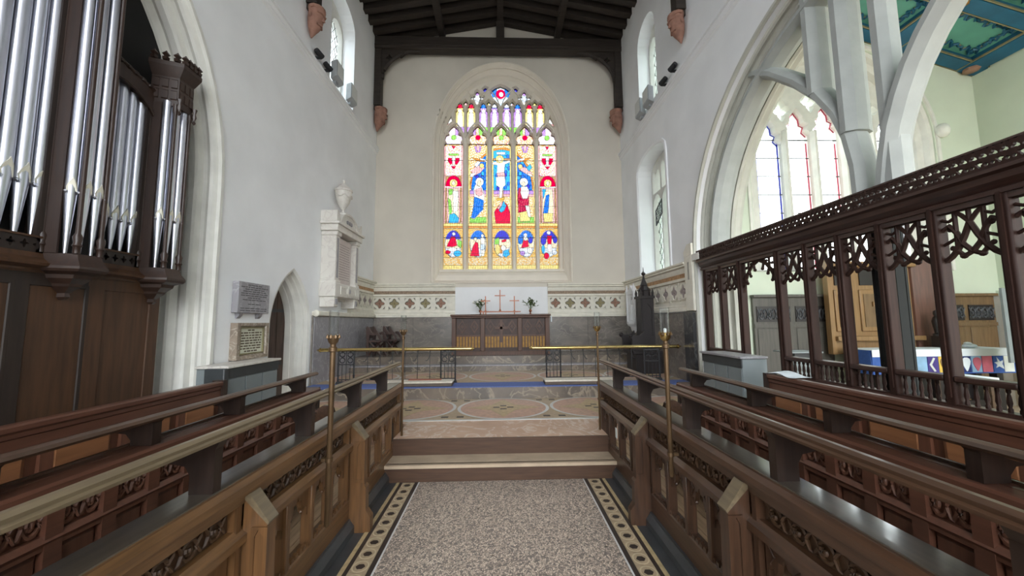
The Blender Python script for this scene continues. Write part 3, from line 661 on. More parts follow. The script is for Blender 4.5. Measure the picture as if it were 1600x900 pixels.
# outer lights: shield, red niche, saint
for c, robe in ((707, 0), (858, 1)):
    mm = np.abs(gx-c) < 13
    ornament(mm & (gy > 227) & (gy < 276), ['w', 'p', 'y', 'w', 'r', 'wb', 'w', 'gd'], .7, robe)
    P0(mpoly([(c-9, 247), (c-3, 247), (c-2, 256), (c-5, 258), (c-9, 252)]), 'r'); P0(mpoly([(c+9, 247), (c+3, 247), (c+2, 256), (c+5, 258), (c+9, 252)]), 'r'); P0(mpoly([(c-2.5, 244), (c+2.5, 244), (c+2, 258), (c-2, 258)]), 'wh'); P0(mpoly([(c-4, 260), (c+4, 260), (c, 265)]), 'r'); P0(mpoly([(c-3, 228), (c+3, 228), (c, 233)]), 'r')
    P0(mpoly([(c-8, 240), (c+8, 240), (c+8, 243), (c-8, 243)]), 'g')
    P0(mm & (gy >= 276) & (gy < 349), 'br'); P0(mm & (gy >= 292) & (gy < 349) & (np.abs(gx-c) < 10.5), 'pk')
    P0(ell(c, 292, 12.5, 17) & (gy < 293), 'r'); P0(mm & (gy >= 292) & (gy < 294), 'wh')
    P0(mpoly([(c-8, 296), (c+7, 296), (c+9, 320), (c+8, 348), (c-8, 348), (c-9, 320)]), 'fl')
    if robe == 0:
        P0(mpoly([(c-8, 296), (c-1, 296), (c-2, 305), (c-7, 306)]), 'g'); P0(mpoly([(c-9, 310), (c-4, 314), (c-2, 332), (c-6, 338)]), 'g'); P0(mpoly([(c-6, 336), (c+2, 334), (c+9, 342), (c+8, 349), (c-7, 349)]), 'sk'); P0(mpoly([(c-1, 298), (c+8, 300), (c+7, 330), (c, 334)]), 'w')
    else:
        P0(mpoly([(c-9, 296), (c-3, 296), (c-6, 308), (c-8, 312)]), 'sk'); P0(mpoly([(c-3, 306), (c+2, 304), (c+1, 326), (c-1, 334), (c-8, 334), (c-6, 320)]), 'b'); P0(mpoly([(c-8, 334), (c+7, 334), (c+6, 348), (c-7, 348)]), 'y')
    P0(ell(c, 287, 6.2, 6.2), 'y'); P0(ell(c, 287, 3, 4), 'fl'); 
# middle lights: blue sky under one broad arch across three lights
inner = (np.abs(gx-784) < 53) & ~(np.abs(gx-765) < 3.6) & ~(np.abs(gx-803) < 3.6)
for k, c in ((1, 746), (2, 784), (3, 822)):
    mm = (np.abs(gx-c) < 13) & (gy > 227)
    ornament(mm & (gy < 300), ['y', 'w', 'o', 'gd', 'w'], .7, k)
    P0(mm & ell(784, 296, 51, 66) & (gy < 296), 'o'); P0(mm & ell(784, 296, 48.5, 62.5) & (gy < 303), 'b' if k != 2 else 'sk')
    for j in range(22):
        cx_ = c-12+24*rng.random(); cy_ = 238+62*rng.random()
        P0(mm & ell(784, 296, 48.5, 62.5) & ell(cx_, cy_, 2.6, 3.2), [('b'), 'sk', 'db', 'b'][j % 4], .1)
    P0(mm & (gy >= 298) & (gy < 304), 'p'); P0(mm & (gy >= 304) & (gy < 308), 'pk'); ornament(mm & (gy >= 308) & (gy < 344), ['w', 'y', 'o', 'w', 'gd'], .7, k)
    P0(mm & (gy >= 340) & (gy < 349), 'g' if k != 2 else 'y'); 
for c in (746, 822): P0(mpoly([(c-6, 228), (c+6, 228), (c+3, 238), (c-3, 238)]), 'p'); P0(ell(c, 230, 2.5, 6), 'pk')
# angels
P0(mpoly([(735, 268), (742, 260), (752, 258), (757, 262), (750, 270), (738, 276)]), 'pk'); P0(ell(752, 259, 3.6, 3.6), 'y'); P0(mpoly([(734, 272), (744, 270), (738, 277), (733, 277)]), 'wh'); P0(mpoly([(744, 262), (750, 254), (747, 250), (740, 258)]), 'wb')
P0(mpoly([(833, 270), (824, 262), (814, 260), (811, 264), (820, 270), (830, 275)]), 'pk'); P0(ell(814, 260, 3.6, 3.6), 'y'); P0(mpoly([(832, 272), (822, 271), (830, 276), (834, 276)]), 'wh'); P0(mpoly([(824, 262), (830, 256), (833, 262), (828, 268)]), 'sk')
# central figure on the cross
P0(mpoly([(770, 247), (798, 247), (798, 251), (770, 251)]), 'br'); P0(mpoly([(735, 246), (748, 248), (759, 250), (759, 253), (746, 252)]), 'o'); P0(mpoly([(809, 251), (820, 247), (832, 246), (824, 251), (809, 254)]), 'o')
P0(mpoly([(748, 246), (760, 250), (760, 253), (750, 250)]), 'wh'); P0(mpoly([(822, 246), (808, 250), (808, 253), (820, 250)]), 'wh')
P0(mpoly([(776, 237), (790, 237), (790, 241), (776, 241)]), 'wh'); P0(mpoly([(782, 292), (786, 292), (787, 312), (782, 312)]), 'br')
P0(mpoly([(769, 254), (776, 252), (790, 252), (798, 250), (798, 253), (789, 257), (788, 272), (776, 272), (777, 258), (769, 257)]), 'wh', .04); P0(mpoly([(776, 271), (788, 269), (790, 276), (777, 277)]), 'pk'); P0(mpoly([(775, 277), (789, 276), (790, 290), (786, 293), (784, 310), (780, 310), (780, 293), (775, 290)]), 'wh', .04)
P0(ell(781, 248.5, 6.4, 6.4), 'y'); P0(ell(781, 249.5, 3.2, 4), 'fl'); P0(mpoly([(776, 311), (788, 309), (788, 313), (776, 315)]), 'gd')
P0(mpoly([(786, 315), (792, 320), (797, 334), (797, 350), (774, 350), (772, 332), (779, 322)]), 'r'); P0(mpoly([(787, 315), (791, 322), (788, 330), (783, 333), (779, 330), (784, 322)]), 'sk'); P0(mpoly([(786, 315), (784, 322), (779, 328), (777, 326), (782, 318)]), 'pk')
# mourning woman left, man right
P0(mpoly([(742, 289), (751, 290), (756, 302), (756, 318), (754, 330), (741, 343), (735, 342), (738, 325), (740, 308), (739, 298)]), 'wh', .05); P0(mpoly([(741, 297), (751, 294), (755, 304), (748, 308), (742, 304)]), 'pk'); P0(mpoly([(740, 308), (748, 311), (755, 314), (754, 328), (741, 342), (735, 341), (739, 324)]), 'b'); P0(ell(748.5, 285, 6.4, 7), 'w'); P0(ell(748, 287, 3.2, 4.4), 'fl')
P0(mpoly([(811, 294), (826, 294), (827, 310), (824, 324), (812, 334), (809, 312)]), 'dr'); P0(mpoly([(815, 292), (825, 292), (828, 300), (825, 311), (817, 311), (814, 302)]), 'wh', .05); P0(mpoly([(810, 311), (827, 311), (827, 330), (810, 333)]), 'dr'); P0(mpoly([(812, 333), (826, 330), (829, 346), (813, 347)]), 'y'); P0(ell(819.5, 285, 6.6, 6.6), 'wh', .04); P0(ell(819, 288, 3, 4), 'fl'); P0(mpoly([(821, 322), (828, 322), (830, 340), (826, 340)]), 'w')
# horizontal saddle bars become dark lines later
# upper lights
for i, m_ in enumerate((726, 764, 802, 839)):
    for q in (-9, 9):
        c = m_+q; mm = np.abs(gx-c) < 7.5
        a = i in (0, 3)
        P0(mm & (gy < 210) & (gy > 154), 'wb'); P0(mm & (gy > 166) & (gy < 197), 'y' if a else 'p', .25); P0(mm & (gy < 166) & (gy > 160), 'r' if a else 'b', .3)
        P0(mpoly([(c-3.5, 174), (c+3.5, 174), (c+4.8, 197), (c-4.8, 197)]), 'wh', .04); P0(ell(c, 171, 3, 3.4), 'wh', .04)
        P0(mm & (gy > 197) & (gy < 210), 'p' if a else 'g'); P0(ell(c, 201, 3, 3), 'w')
for c in (745, 822): P0(ell(c, 150, 12, 12), 'wb', .1); P0(ell(c, 150, 4, 4), 'gr' if c > 800 else 'wh'); P0(ell(c, 142, 3, 3), 'p'); P0(ell(c, 158, 3, 3), 'w')
for q in (726, 764, 802, 839): P0(ell(q, 159.5, 6, 6), 'dg'); P0(ell(q, 159.5, 2.2, 2.2), 'pk' if q in (726, 802) else 'y')
P0(rect(764, 128, 802, 165), 'wb'); P0(mpoly([(767, 137), (776, 132), (778, 146), (770, 148)]), 'b'); P0(mpoly([(799, 137), (790, 132), (788, 146), (796, 148)]), 'b'); P0(ell(783, 142.5, 7.6, 7.6), 'r'); P0(ell(784, 143, 3.6, 4.2), 'wh'); P0(mpoly([(777, 151), (789, 151), (783, 163)]), 'gr')
for q in (758, 808): P0(ell(q, 136, 6, 6), 'db')
for q in (700, 867): P0(ell(q, 189, 7, 11), 'wh'); P0(ell(q, 194, 4, 3), 'pk')
# separate pieces per opening, lead between pieces, mesh rows
key = np.where(opn >= 0, opn*1000+pid, -1)
lead = np.zeros(key.shape, bool)
lead[:, 1:] |= (key[:, 1:] != key[:, :-1]); lead &= (opn >= 0); lead[:, 1:] &= (opn[:, :-1] >= 0)
up = np.zeros(key.shape, bool); up[1:] = (key[1:] != key[:-1]) & (opn[1:] >= 0) & (opn[:-1] >= 0); lead |= up
for yb in np.arange(251, 420, 24.2): lead |= (np.abs(gy-yb) < .26) & (opn >= 0) & (opn < 5)
lead &= rng.random(key.shape) < .93
img = np.round(img*20)/20*GLASS_T
def rows_mesh(name, mask, matl, parent, y, colr):
    V = []; F = []; Cc = []
    r, c = np.nonzero(mask)
    if not len(r): return None
    i = 0; n = len(r)
    while i < n:
        j = i
        while j+1 < n and r[j+1] == r[i] and c[j+1] == c[j]+1 and (colr is False or (img[r[j+1], c[j+1]] == img[r[i], c[i]]).all()): j += 1
        xa = XW(PX0+c[i]*ST); xb = XW(PX0+(c[j]+1)*ST); za = ZW(PY0+r[i]*ST); zb = ZW(PY0+(r[i]+1)*ST)
        k = len(V); V += [(xa, y, zb), (xb, y, zb), (xb, y, za), (xa, y, za)]; F.append((k, k+1, k+2, k+3))
        if colr: Cc += [(*img[r[i], c[i]], 1)]*4
        i = j+1
    o = wloc(parent); me = bpy.data.meshes.new(name); me.from_pydata([(a-o.x, b-o.y, d-o.z) for a, b, d in V], [], F)
    if colr:
        at = me.color_attributes.new('glass_colour', 'FLOAT_COLOR', 'POINT'); at.data.foreach_set('color', np.array(Cc, np.float32).ravel())
    me.materials.append(matl); return link(name, me, parent)
cell = (opn >= 0) & ~lead
ids, counts = np.unique(key[cell], return_counts=True)
order = ids[np.argsort(-counts)]
big = set(order[:285].tolist())
YG = 9.985
for kk in order[:285]: rows_mesh('pane', cell & (key == kk), m_stained, W1, YG, True)
rest = cell & ~np.isin(key, list(big))
if rest.any():
    o = rows_mesh('small_pane', rest, m_stained, W1, YG, True)
    if o: o['kind'] = 'stuff'
o = rows_mesh('leading', lead & (opn >= 0), m_lead, W1, YG, False)
if o: o['kind'] = 'stuff'
for c in CX: box('saddle_bar', m_lead, XW(c-15), XW(c+15), 9.965, 9.975, ZW(226.4), ZW(225), W1)
# ================================================================ ORGAN
OX = -3.45
org = empty('pipe_organ', (-3.6, 2.4, 0), 'tall pipe organ with silver pipes and dark carved case inside the left arch', 'organ')
def bx(n, m, *a, **k): return box(n, m, *a, org, **k)
bx('base_case', m_orgd, -4.6, OX-.03, -.2, 3.86, 0, 1.95)
for a, b, m in ((-.2, .55, m_orgp), (.65, 1.3, m_orgp), (1.42, 2.1, m_orgp), (2.2, 2.70, m_orgp), (2.82, 3.18, m_orgp), (3.34, 3.75, m_orgp)):
    p = bx('case_panel', m, OX-.03, OX-.010, a, b, .25, 1.855)
    MB().plate([(a-.03, .22), (b+.03, .22), (b+.03, 1.885), (a-.03, 1.885)], [[(a, .25), (b, .25), (b, 1.855), (a, 1.855)]], 'x', OX-.001, OX-.03, .006).build('panel_moulding', m_orgd if b < 3.3 else m_orgp, p, smooth=0)
for a, b in ((-.2, -.23), (.58, .62), (1.33, 1.39), (2.13, 2.17), (2.73, 2.79), (3.21, 3.31), (3.78, 3.86)):
    bx('stile', m_orgd if b < 3.2 else m_orgp, OX-.03, OX, a, b, 0, 1.885)
bx('rail', m_orgd, OX-.03, OX, -.2, 3.2, 1.885, 1.95); bx('rail', m_orgp, OX-.03, OX, 3.2, 3.86, 1.885, 1.95)
cp = [(OX-.1, 1.95), (OX+.005, 1.95), (OX+.02, 1.965), (OX+.02, 1.98), (OX+.07, 2.0), (OX+.075, 2.02), (OX+.02, 2.06), (OX, 2.10), (OX-.1, 2.10)]
MB().prism(cp, 'y', -.2, 3.86).build('cornice', m_orgp, org, smooth=20)
def gallery(y0, y1):   # pierced quatrefoil strip
    n = max(1, round((y1-y0)/.075)); w_ = (y1-y0)/n
    for k in range(n):
        c = y0+(k+.5)*w_
        t = [2*PI*q/16 for q in range(16)]
        MB().plate([(c-w_/2, 2.1), (c+w_/2, 2.1), (c+w_/2, 2.215), (c-w_/2, 2.215)], [[(c+.028*(.75+.3*cos(4*a))*cos(a), 2.157+.034*(.75+.3*cos(4*a))*sin(a)) for a in t]], 'x', OX, OX-.02).build('gallery_panel', m_greyd if False else m_orgd, org, smooth=0)
    bx('gallery_rail', m_orgp, OX-.03, OX+.01, y0, y1, 2.21, 2.225)
gallery(1.8, 2.87); gallery(3.2, 3.66); gallery(.4, 1.5)
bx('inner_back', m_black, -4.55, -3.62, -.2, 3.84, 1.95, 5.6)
def pipe(y, x, r, zf, zm, zt, ang=0):
    b = MB().lathe([(r*.32, zf), (r*.97, zm-.02), (r, zm), (r, zt), (r*.9, zt), (r*.9, zt-.1)], x, y, 16)
    p = b.build('pipe', m_tin, org, smooth=50)
    ca, sa = cos(ang), sin(ang)
    def loc(u, d): return (x+d*ca-u*sa, y+d*sa+u*ca)
    def curved(pts, d0, name, m):
        V = []
        for u, z in pts:
            dd = math.sqrt(max(0, r*r-u*u))+d0; V.append((*loc(u, dd), z))
        V2 = [(*loc(u, math.sqrt(max(0, r*r-u*u))-.004), z) for u, z in pts]
        n = len(V); MB().add(V+V2, [tuple(range(n))]+[(i, (i+1) % n, n+(i+1) % n, n+i) for i in range(n)]).build(name, m, p, smooth=0)
    h = r*3.4
    curved([(-.75*r, zm+.012), (.75*r, zm+.012), (.82*r, zm+h*.35), (.55*r, zm+h*.65), (.16*r, zm+h*.85), (0, zm+h), (-.16*r, zm+h*.85), (-.55*r, zm+h*.65), (-.82*r, zm+h*.35)], .007, 'upper_lip', m_tinl)
    curved([(-.8*r, zm-.012), (.8*r, zm-.012), (.8*r, zm+.012), (-.8*r, zm+.012)], .002, 'mouth', m_black)
    for q in (-1, 1):
        c1 = loc(q*r*.95, r*.75); c2 = loc(q*r*.95, r*1.25)
        MB().tube([(*c1, zm+.005), (*c2, zm+.005)], [r*.3, r*.24], 4).build('ear', m_tin, p, smooth=0)
    return p
for k in range(9): pipe(2.835-.099*k, OX-.06, .0455, 2.225, 2.60, 5.3-.0*k)
for k in range(4): pipe(3.305+.0865*k, OX-.06, .039, 2.225, 2.505, 3.83)
for k in range(6): pipe(.45+.18*k, OX-.06, .05, 2.225, 2.6, 5.0)
def tower(yc, zt, crown, nm):
    # half octagon tower on a corbel
    h = .135; pl_ = [(OX, -h-.02), (OX+.18, -h*.62), (OX+.18, h*.62), (OX, h+.02)]
    ring = lambda k, dx=0: [(OX-.02, yc-(h+.02)*k), (OX+dx+.18*k, yc-h*.62*k), (OX+dx+.18*k, yc+h*.62*k), (OX-.02, yc+(h+.02)*k)]
    L = []
    for k, z in ((.12, 1.76), (.22, 1.78), (.2, 1.81), (.5, 1.86), (.55, 1.88), (.8, 1.92), (.85, 1.95), (1.2, 1.97), (1.28, 1.99), (1.28, 2.01), (1.1, 2.06), (1.0, 2.11)):
        L.append([(x, y, z) for x, y in ring(k)])
    MB().skin(L).build('tower_corbel', m_org, org, smooth=15)
    for (x, y), n in ((pl_[0], 0), (pl_[1], 1), (pl_[2], 1), (pl_[3], 0)):
        c = MB().lathe([(.022, 2.11), (.022, 2.16), (.03, 2.17), (.022, 2.19), (.03, 2.24), (.016, 2.27), (.016, zt-.1), (.024, zt-.08), (.024, zt)], x-.012, yc+y, 10)
        c.build('tower_shaft', m_org, org)
    box('tower_side', m_orgd, OX-.1, OX+.0, yc-h-.06, yc-h-.015, 2.1, zt, org)
    box('tower_side', m_orgd, OX-.1, OX+.0, yc+h+.015, yc+h+.05, 2.1, zt, org)
    # wooden side face towards the nave
    a, b = pl_[0], pl_[1]
    MB().prism([(a[0], yc+a[1]), (a[0]+.075, yc+a[1]+.02), (a[0]+.075, yc+a[1]+.035), (a[0], yc+a[1]+.03)], 'z', 2.11, zt).build('tower_cheek', m_org, org, smooth=0)
    box('tower_core', m_black, OX-.1, OX+.06, yc-h+.02, yc+h-.01, 2.11, zt, org)
    top = zt+.02 if crown else zt
    for (dx, dy, an) in ((.135, -.105, -.6), (.165, -.04, 0), (.165, .045, 0)):
        pipe(yc+dy, OX+dx-.03, .036, 2.11, 2.585, top, an)
    if crown:
        z = zt-.02
        L = [[(x, y, zz) for x, y in ring(k)] for k, zz in ((1.02, z), (1.05, z+.06), (1.05, z+.3), (1.12, z+.32), (1.3, z+.38), (1.36, z+.40), (1.36, z+.44), (1.3, z+.45))]
        MB().skin(L).build('tower_crown', m_org, org, smooth=15)
        R = ring(1.05)
        for i in range(3):
            (xa, ya), (xb, yb) = R[i], R[i+1]
            for q in range(3):
                for zz in (z+.06, z+.18):
                    t0, t1 = q/3+.05, (q+1)/3-.05
                    P = [(xa+(xb-xa)*t, ya+(yb-ya)*t) for t in (t0, t1)]
                    nx_, ny_ = (yb-ya), -(xb-xa); l = math.hypot(nx_, ny_); nx_, ny_ = nx_/l*.008, ny_/l*.008
                    MB().add([(*P[0], zz), (*P[1], zz), (*P[1], zz+.1), (*P[0], zz+.1)]+[(P[0][0]+nx_, P[0][1]+ny_, zz+.01), (P[1][0]+nx_, P[1][1]+ny_, zz+.01), (P[1][0]+nx_, P[1][1]+ny_, zz+.09), (P[0][0]+nx_, P[0][1]+ny_, zz+.09)], [(4, 5, 6, 7), (0, 1, 5, 4), (1, 2, 6, 5), (2, 3, 7, 6), (3, 0, 4, 7)]).build('crown_panel', m_org, org, smooth=0)
        R = ring(1.33)
        for i in range(3):
            (xa, ya), (xb, yb) = R[i], R[i+1]; n = 4 if i == 1 else 3
            for q in range(n):
                t = (q+.5)/n; x, y = xa+(xb-xa)*t, ya+(yb-ya)*t
                MB().lathe([(.026, 0), (.03, .03), (.012, .035), (.034, .06), (.012, .085), (.002, .1)], x-.01, y, 4, z+.45).build('cresting', m_org, org, smooth=0)
        # little drop finials under the crown
        for i in (0, 1, 2, 3):
            x, y = R[i]; MB().lathe([(.003, -.12), (.016, -.1), (.006, -.08), (.02, -.04), (.012, 0), (.024, .05)], x-.03, yc+(y-yc)*.82, 6, z+.02).build('drop_finial', m_org, org)
tower(3.02, 5.4, False, 'a'); tower(3.765, 3.78, True, 'b'); tower(1.65, 5.4, False, 'c')
# arched cresting board over the small flat
A = [(3.19, 3.98), (3.19, 3.66)]+[(3.19+.46*t, 3.66+.19*math.sin(PI*(t*.5+.5))**.8 if t < 1 else 3.66) for t in [k/8 for k in range(9)]]+[(3.66, 3.60), (3.66, 3.86)]
A = [(3.18, 4.0), (3.18, 3.80), (3.30, 3.80), (3.40, 3.78), (3.50, 3.74), (3.58, 3.68), (3.64, 3.60), (3.66, 3.56), (3.66, 3.86)]
MB().prism(A, 'x', OX-.04, OX+.01).build('arch_board', m_org, org, smooth=0)
MB().tube([(OX+.015, y, z) for y, z in A[1:8]], .014, 6).build('arch_moulding', m_org, org)
for k in range(7):
    t = k/6; MB().lathe([(.004, 0), (.026, .012), (.03, .03), (.008, .05)], OX+.005, 3.21+.42*t, 6, 3.96-.1*t-.0).build('leaf_boss', m_org, org)
MB().tube([(OX+.01, 3.18, 4.0), (OX+.01, 3.66, 3.87)], .016, 6).build('arch_moulding', m_org, org)

# ================================================================ LEFT WALL MONUMENTS
mx0, mx1 = -WX, -2.98
mo = empty('wall_monument', (-3.25, 7.35, 1.85), 'white marble wall monument with a pale inscribed panel and urn above', 'monument')
def mb(n, m, *a, **k): return box(n, m, *a, mo, **k)
mb('backing', m_marb, mx0, -3.2, 6.86, 7.84, 2.0, 3.4)
for a, b in ((6.78, 6.98), (7.7, 7.9)):
    mb('corbel', m_marb, mx0, mx1-.03, a+.02, b-.02, 1.86, 2.06, bevel=.015)
    mb('corbel_rosette', m_marbg, mx1-.03, mx1-.015, a+.06, b-.06, 1.91, 2.01)
    mb('pilaster', m_marb, mx0, mx1-.03, a+.02, b-.02, 2.32, 3.24, bevel=.008)
    mb('pilaster_base', m_marb, mx0, mx1-.005, a, b, 2.29, 2.35, bevel=.01)
    mb('pilaster_cap', m_marb, mx0, mx1-.005, a, b, 3.18, 3.26, bevel=.012)
    mb('sunk_panel', m_marbg, mx1-.0305, mx1-.028, a+.06, b-.06, 2.4, 3.14)
mb('base', m_marb, mx0, mx1, 6.76, 7.92, 2.05, 2.30, bevel=.012)
for a, b in ((6.98, 7.28), (7.42, 7.7)):
    MB().plate([(a, 2.1), (b, 2.1), (b, 2.25), (a, 2.25)], [[(a+.02, 2.12), (b-.02, 2.12), (b-.02, 2.23), (a+.02, 2.23)]], 'x', mx1+.012, mx1-.002).build('base_panel', m_marb, mo, smooth=0)
MB().prism([(7.35+.065*cos(2*PI*k/20), 2.175+.1*sin(2*PI*k/20)) for k in range(20)], 'x', mx1, mx1+.025).build('oval_boss', m_marb, mo)
MB().ball((mx1+.02, 7.35, 2.175), (.02, .03, .055)).build('oval_crest', m_marbg, mo)
m_insc = mat('pale_lilac_marble', S(202, 190, 184), .4, vary=.03)
ins = mb('inscription', m_insc, mx0, -3.10, 6.98, 7.7, 2.30, 3.2)
for k in range(15):
    y = 7.04
    while y < 7.62:
        l = .03+.07*random.random(); mb_ = box('text_line', m_flil, -3.10, -3.0985, y, min(7.64, y+l), 3.08-.048*k, 3.095-.048*k, ins); y += l+.018
mb('entablature', m_marb, mx0, mx1+.02, 6.74, 7.95, 3.26, 3.40, bevel=.015)
mb('cornice', m_marb, mx0, mx1+.06, 6.70, 7.98, 3.38, 3.43, bevel=.012)
P = [(6.92, 3.43)]+[(7.34-.42*cos(PI*k/12), 3.43+.28*sin(PI*k/12)) for k in range(13)]
MB().prism(P, 'x', mx0, mx1-.03).build('pediment', m_marb, mo, smooth=20)
MB().skin([[(mx1-.03+dx, 7.34-r*cos(PI*k/14), 3.43+r*.667*sin(PI*k/14)) for k in range(15)] for r, dx in ((.42, 0), (.42, .03), (.37, .03), (.36, 0))], closed=False).build('pediment_moulding', m_marb, mo, smooth=20)
for dy in (-.08, .02, .1): MB().ball((mx1-.02, 7.34+dy, 3.54-.03*abs(dy)), (.02, .05, .04), 8, 5).build('carved_crest', m_marbg, mo)
for a in (6.74, 7.78):
    s_ = 1 if a < 7 else -1; c = a if s_ > 0 else a+.16
    Q = [(c, 3.43), (c, 3.63), (c+s_*.03, 3.65), (c+s_*.09, 3.62), (c+s_*.14, 3.54), (c+s_*.17, 3.43)]
    MB().prism(Q, 'x', mx0, mx1-.0).build('acroterion', m_marb, mo, smooth=0)
ur = MB().lathe([(.075, 0), (.075, .03), (.03, .06), (.025, .1), (.06, .15), (.115, .25), (.15, .38), (.155, .47), (.17, .48), (.17, .51), (.14, .53), (.10, .58), (.04, .62), (.02, .66), (.03, .69), (.005, .73)], -3.12, 7.30, 18, 3.70).build('urn', m_marb, mo)
MB().tube([(-3.12+.156*cos(a), 7.30+.156*sin(a), 4.10-.05*math.sin(a*3)**2) for a in [-2+4*k/16 for k in range(17)]], .014, 6).build('urn_swag', m_marb, ur)
def tablet_text(par, x, y0, y1, z1, rows, dz, hgt, mt, seed):
    R = random.Random(seed); c = (y0+y1)/2
    for k, wd in enumerate(rows):
        y = c-wd*(y1-y0)/2
        while y < c+wd*(y1-y0)/2-.02:
            l = R.uniform(.03, .09)
            box('text_word', mt, x, x+.0012, y, min(y+l, c+wd*(y1-y0)/2), z1-k*dz-hgt, z1-k*dz, par); y += l+.014
t1 = empty('memorial_tablet', (-3.25, 4.93, 1.69), 'grey stone memorial tablet on two small brackets', 'tablet')
sl = box('slab', m_marbg, -WX, -3.20, 4.62, 5.23, 1.70, 2.09, t1, bevel=.006)
tablet_text(t1, -3.20, 4.66, 5.19, 2.06, [.5, .98, .7, .84, .98, .98, .5, .84, 0, .46, 0, .98, .98], .027, .012, m_text, 3)
for y in (4.72, 5.10): MB().prism([(-WX, 1.70), (-3.22, 1.70), (-3.23, 1.66), (-3.26, 1.63), (-WX, 1.63)], 'y', y-.03, y+.03).build('bracket', m_marbg, t1, smooth=0)
t2 = empty('memorial_tablet', (-3.25, 4.94, 1.12), 'cream lettered tablet in a mottled brown marble frame above the radiator', 'tablet')
fr = marble('brown_marble', S(156, 142, 126), S(122, 110, 98), S(182, 172, 158), 7, .35)
MB().plate([(4.63, 1.12), (5.24, 1.12), (5.24, 1.575), (4.63, 1.575)], [[(4.70, 1.18), (5.17, 1.18), (5.17, 1.52), (4.70, 1.52)]], 'x', -3.19, -WX, .02, .03).build('frame', fr, t2, smooth=0)
MB().plate([(4.70, 1.18), (5.17, 1.18), (5.17, 1.52), (4.70, 1.52)], [[(4.715, 1.195), (5.155, 1.195), (5.155, 1.505), (4.715, 1.505)]], 'x', -3.205, -3.24).build('inner_frame', m_bgold, t2, smooth=0)
box('lettered_plate', m_bronze, -3.25, -3.225, 4.71, 5.16, 1.19, 1.51, t2)
tablet_text(t2, -3.225, 4.735, 5.14, 1.49, [.35, .98, .98, .9, .98, .98, .98, .98, .6], .033, .017, m_textb, 9)
# radiators
def radiator(s, y0, y1, lab, wood):
    t = empty('radiator_cover', (s*3.0, (y0+y1)/2, 0), lab, 'radiator')
    q = lambda a, b: (min(s*a, s*b), max(s*a, s*b))
    box('top_slab', m_marb if s < 0 else m_marbg, *q(2.90, 3.25), y0, y1, 1.085, 1.113, t, bevel=.006)
    box('case', m_grey, *q(2.94, 3.25), y0+.03, y1-.02, .1, 1.085, t)
    box('dark_grille', m_greyd, *q(2.922, 2.94), y0+.02, y1-.02, .975, 1.083, t)
    n = 3
    for k in range(n):
        a = y0+.03+(y1-y0-.05)*k/n; b = y0+.03+(y1-y0-.05)*(k+1)/n
        box('front_panel', m_grey, *q(2.93, 2.94), a+.008, b-.008, .14, .965, t, bevel=.003)
    box('kick_strip', m_greyd, *q(2.92, 2.94), y0+.03, y1-.02, .02, .12, t)
    if wood: box('end_panel', m_greyd, *q(2.91, 3.12), y0-.04, y0+.03, .2, 1.09, t, bevel=.01)
    return t
radiator(-1, 4.1, 5.06, 'grey radiator cover with a white marble top below the two memorial tablets', True)
radiator(1, 4.48, 5.40, 'grey radiator cover with a dark band in front of the screen doorway', False)
# ================================================================ CHOIR STALLS
def sx(s, P): return [(s*x, z) for x, z in P]
def carving_mesh(m):
    # openwork scroll: ring, inner rosette and two leaves, lying in the y-z plane, facing -x
    b = MB()
    b.tube([(0, .034*cos(2*PI*k/14), .034*sin(2*PI*k/14)) for k in range(15)], .0075, 5, False)
    b.tube([(-.004, .004+.02*t*cos(2+5*t), .02*t*sin(2+5*t)) for t in [k/7 for k in range(8)]], .007, 5)
    b.ball((-.004, 0, 0), (.008, .011, .011), 6, 4)
    for q in (-1, 1):
        b.tube([(0, q*.034, q*.004), (-.004, q*.05, q*.03), (0, q*.058, q*.036)], [.008, .006, .003], 5)
        b.tube([(0, q*.034, -q*.004), (-.004, q*.05, -q*.026), (0, q*.06, -q*.034)], [.009, .007, .003], 5)
    return b.mesh('carving', m)
m_carv = mat('carved_oak', S(74, 52, 34), .5, vary=.2, scale=12)
CARV = carving_mesh(m_carv); CARVR = carving_mesh(mat('carved_reddish_oak', S(98, 64, 48), .5, vary=.2, scale=12))
def light_head_mesh(w_, h, m):
    # cusped head filling the top of one light (local: y across, z down from 0)
    a = w_/2
    P = [(-a, 0), (-a, -h), (-a+.012, -h), (-a+.012, -h*.72), (-a*.62, -h*.62), (-a*.52, -h*.78), (-a*.40, -h*.60), (-a*.36, -h*.36), (-a*.12, -h*.34), (0, -h*.16)]
    P += [(-y, z) for y, z in P[-2::-1]]
    b = MB().prism(P, 'x', -.014, .014)
    for q in (-1, 1):
        b.ball((0, q*a*.52, -h*.78), .011, 6, 4)
        b.tube([(-.014, q*a*.8, -h*.1), (-.016, q*a*.5, -h*.3), (-.014, q*a*.75, -h*.55)], .005, 4)
    return b.mesh('cusped_head', m, smooth=0)
HEADS = {}
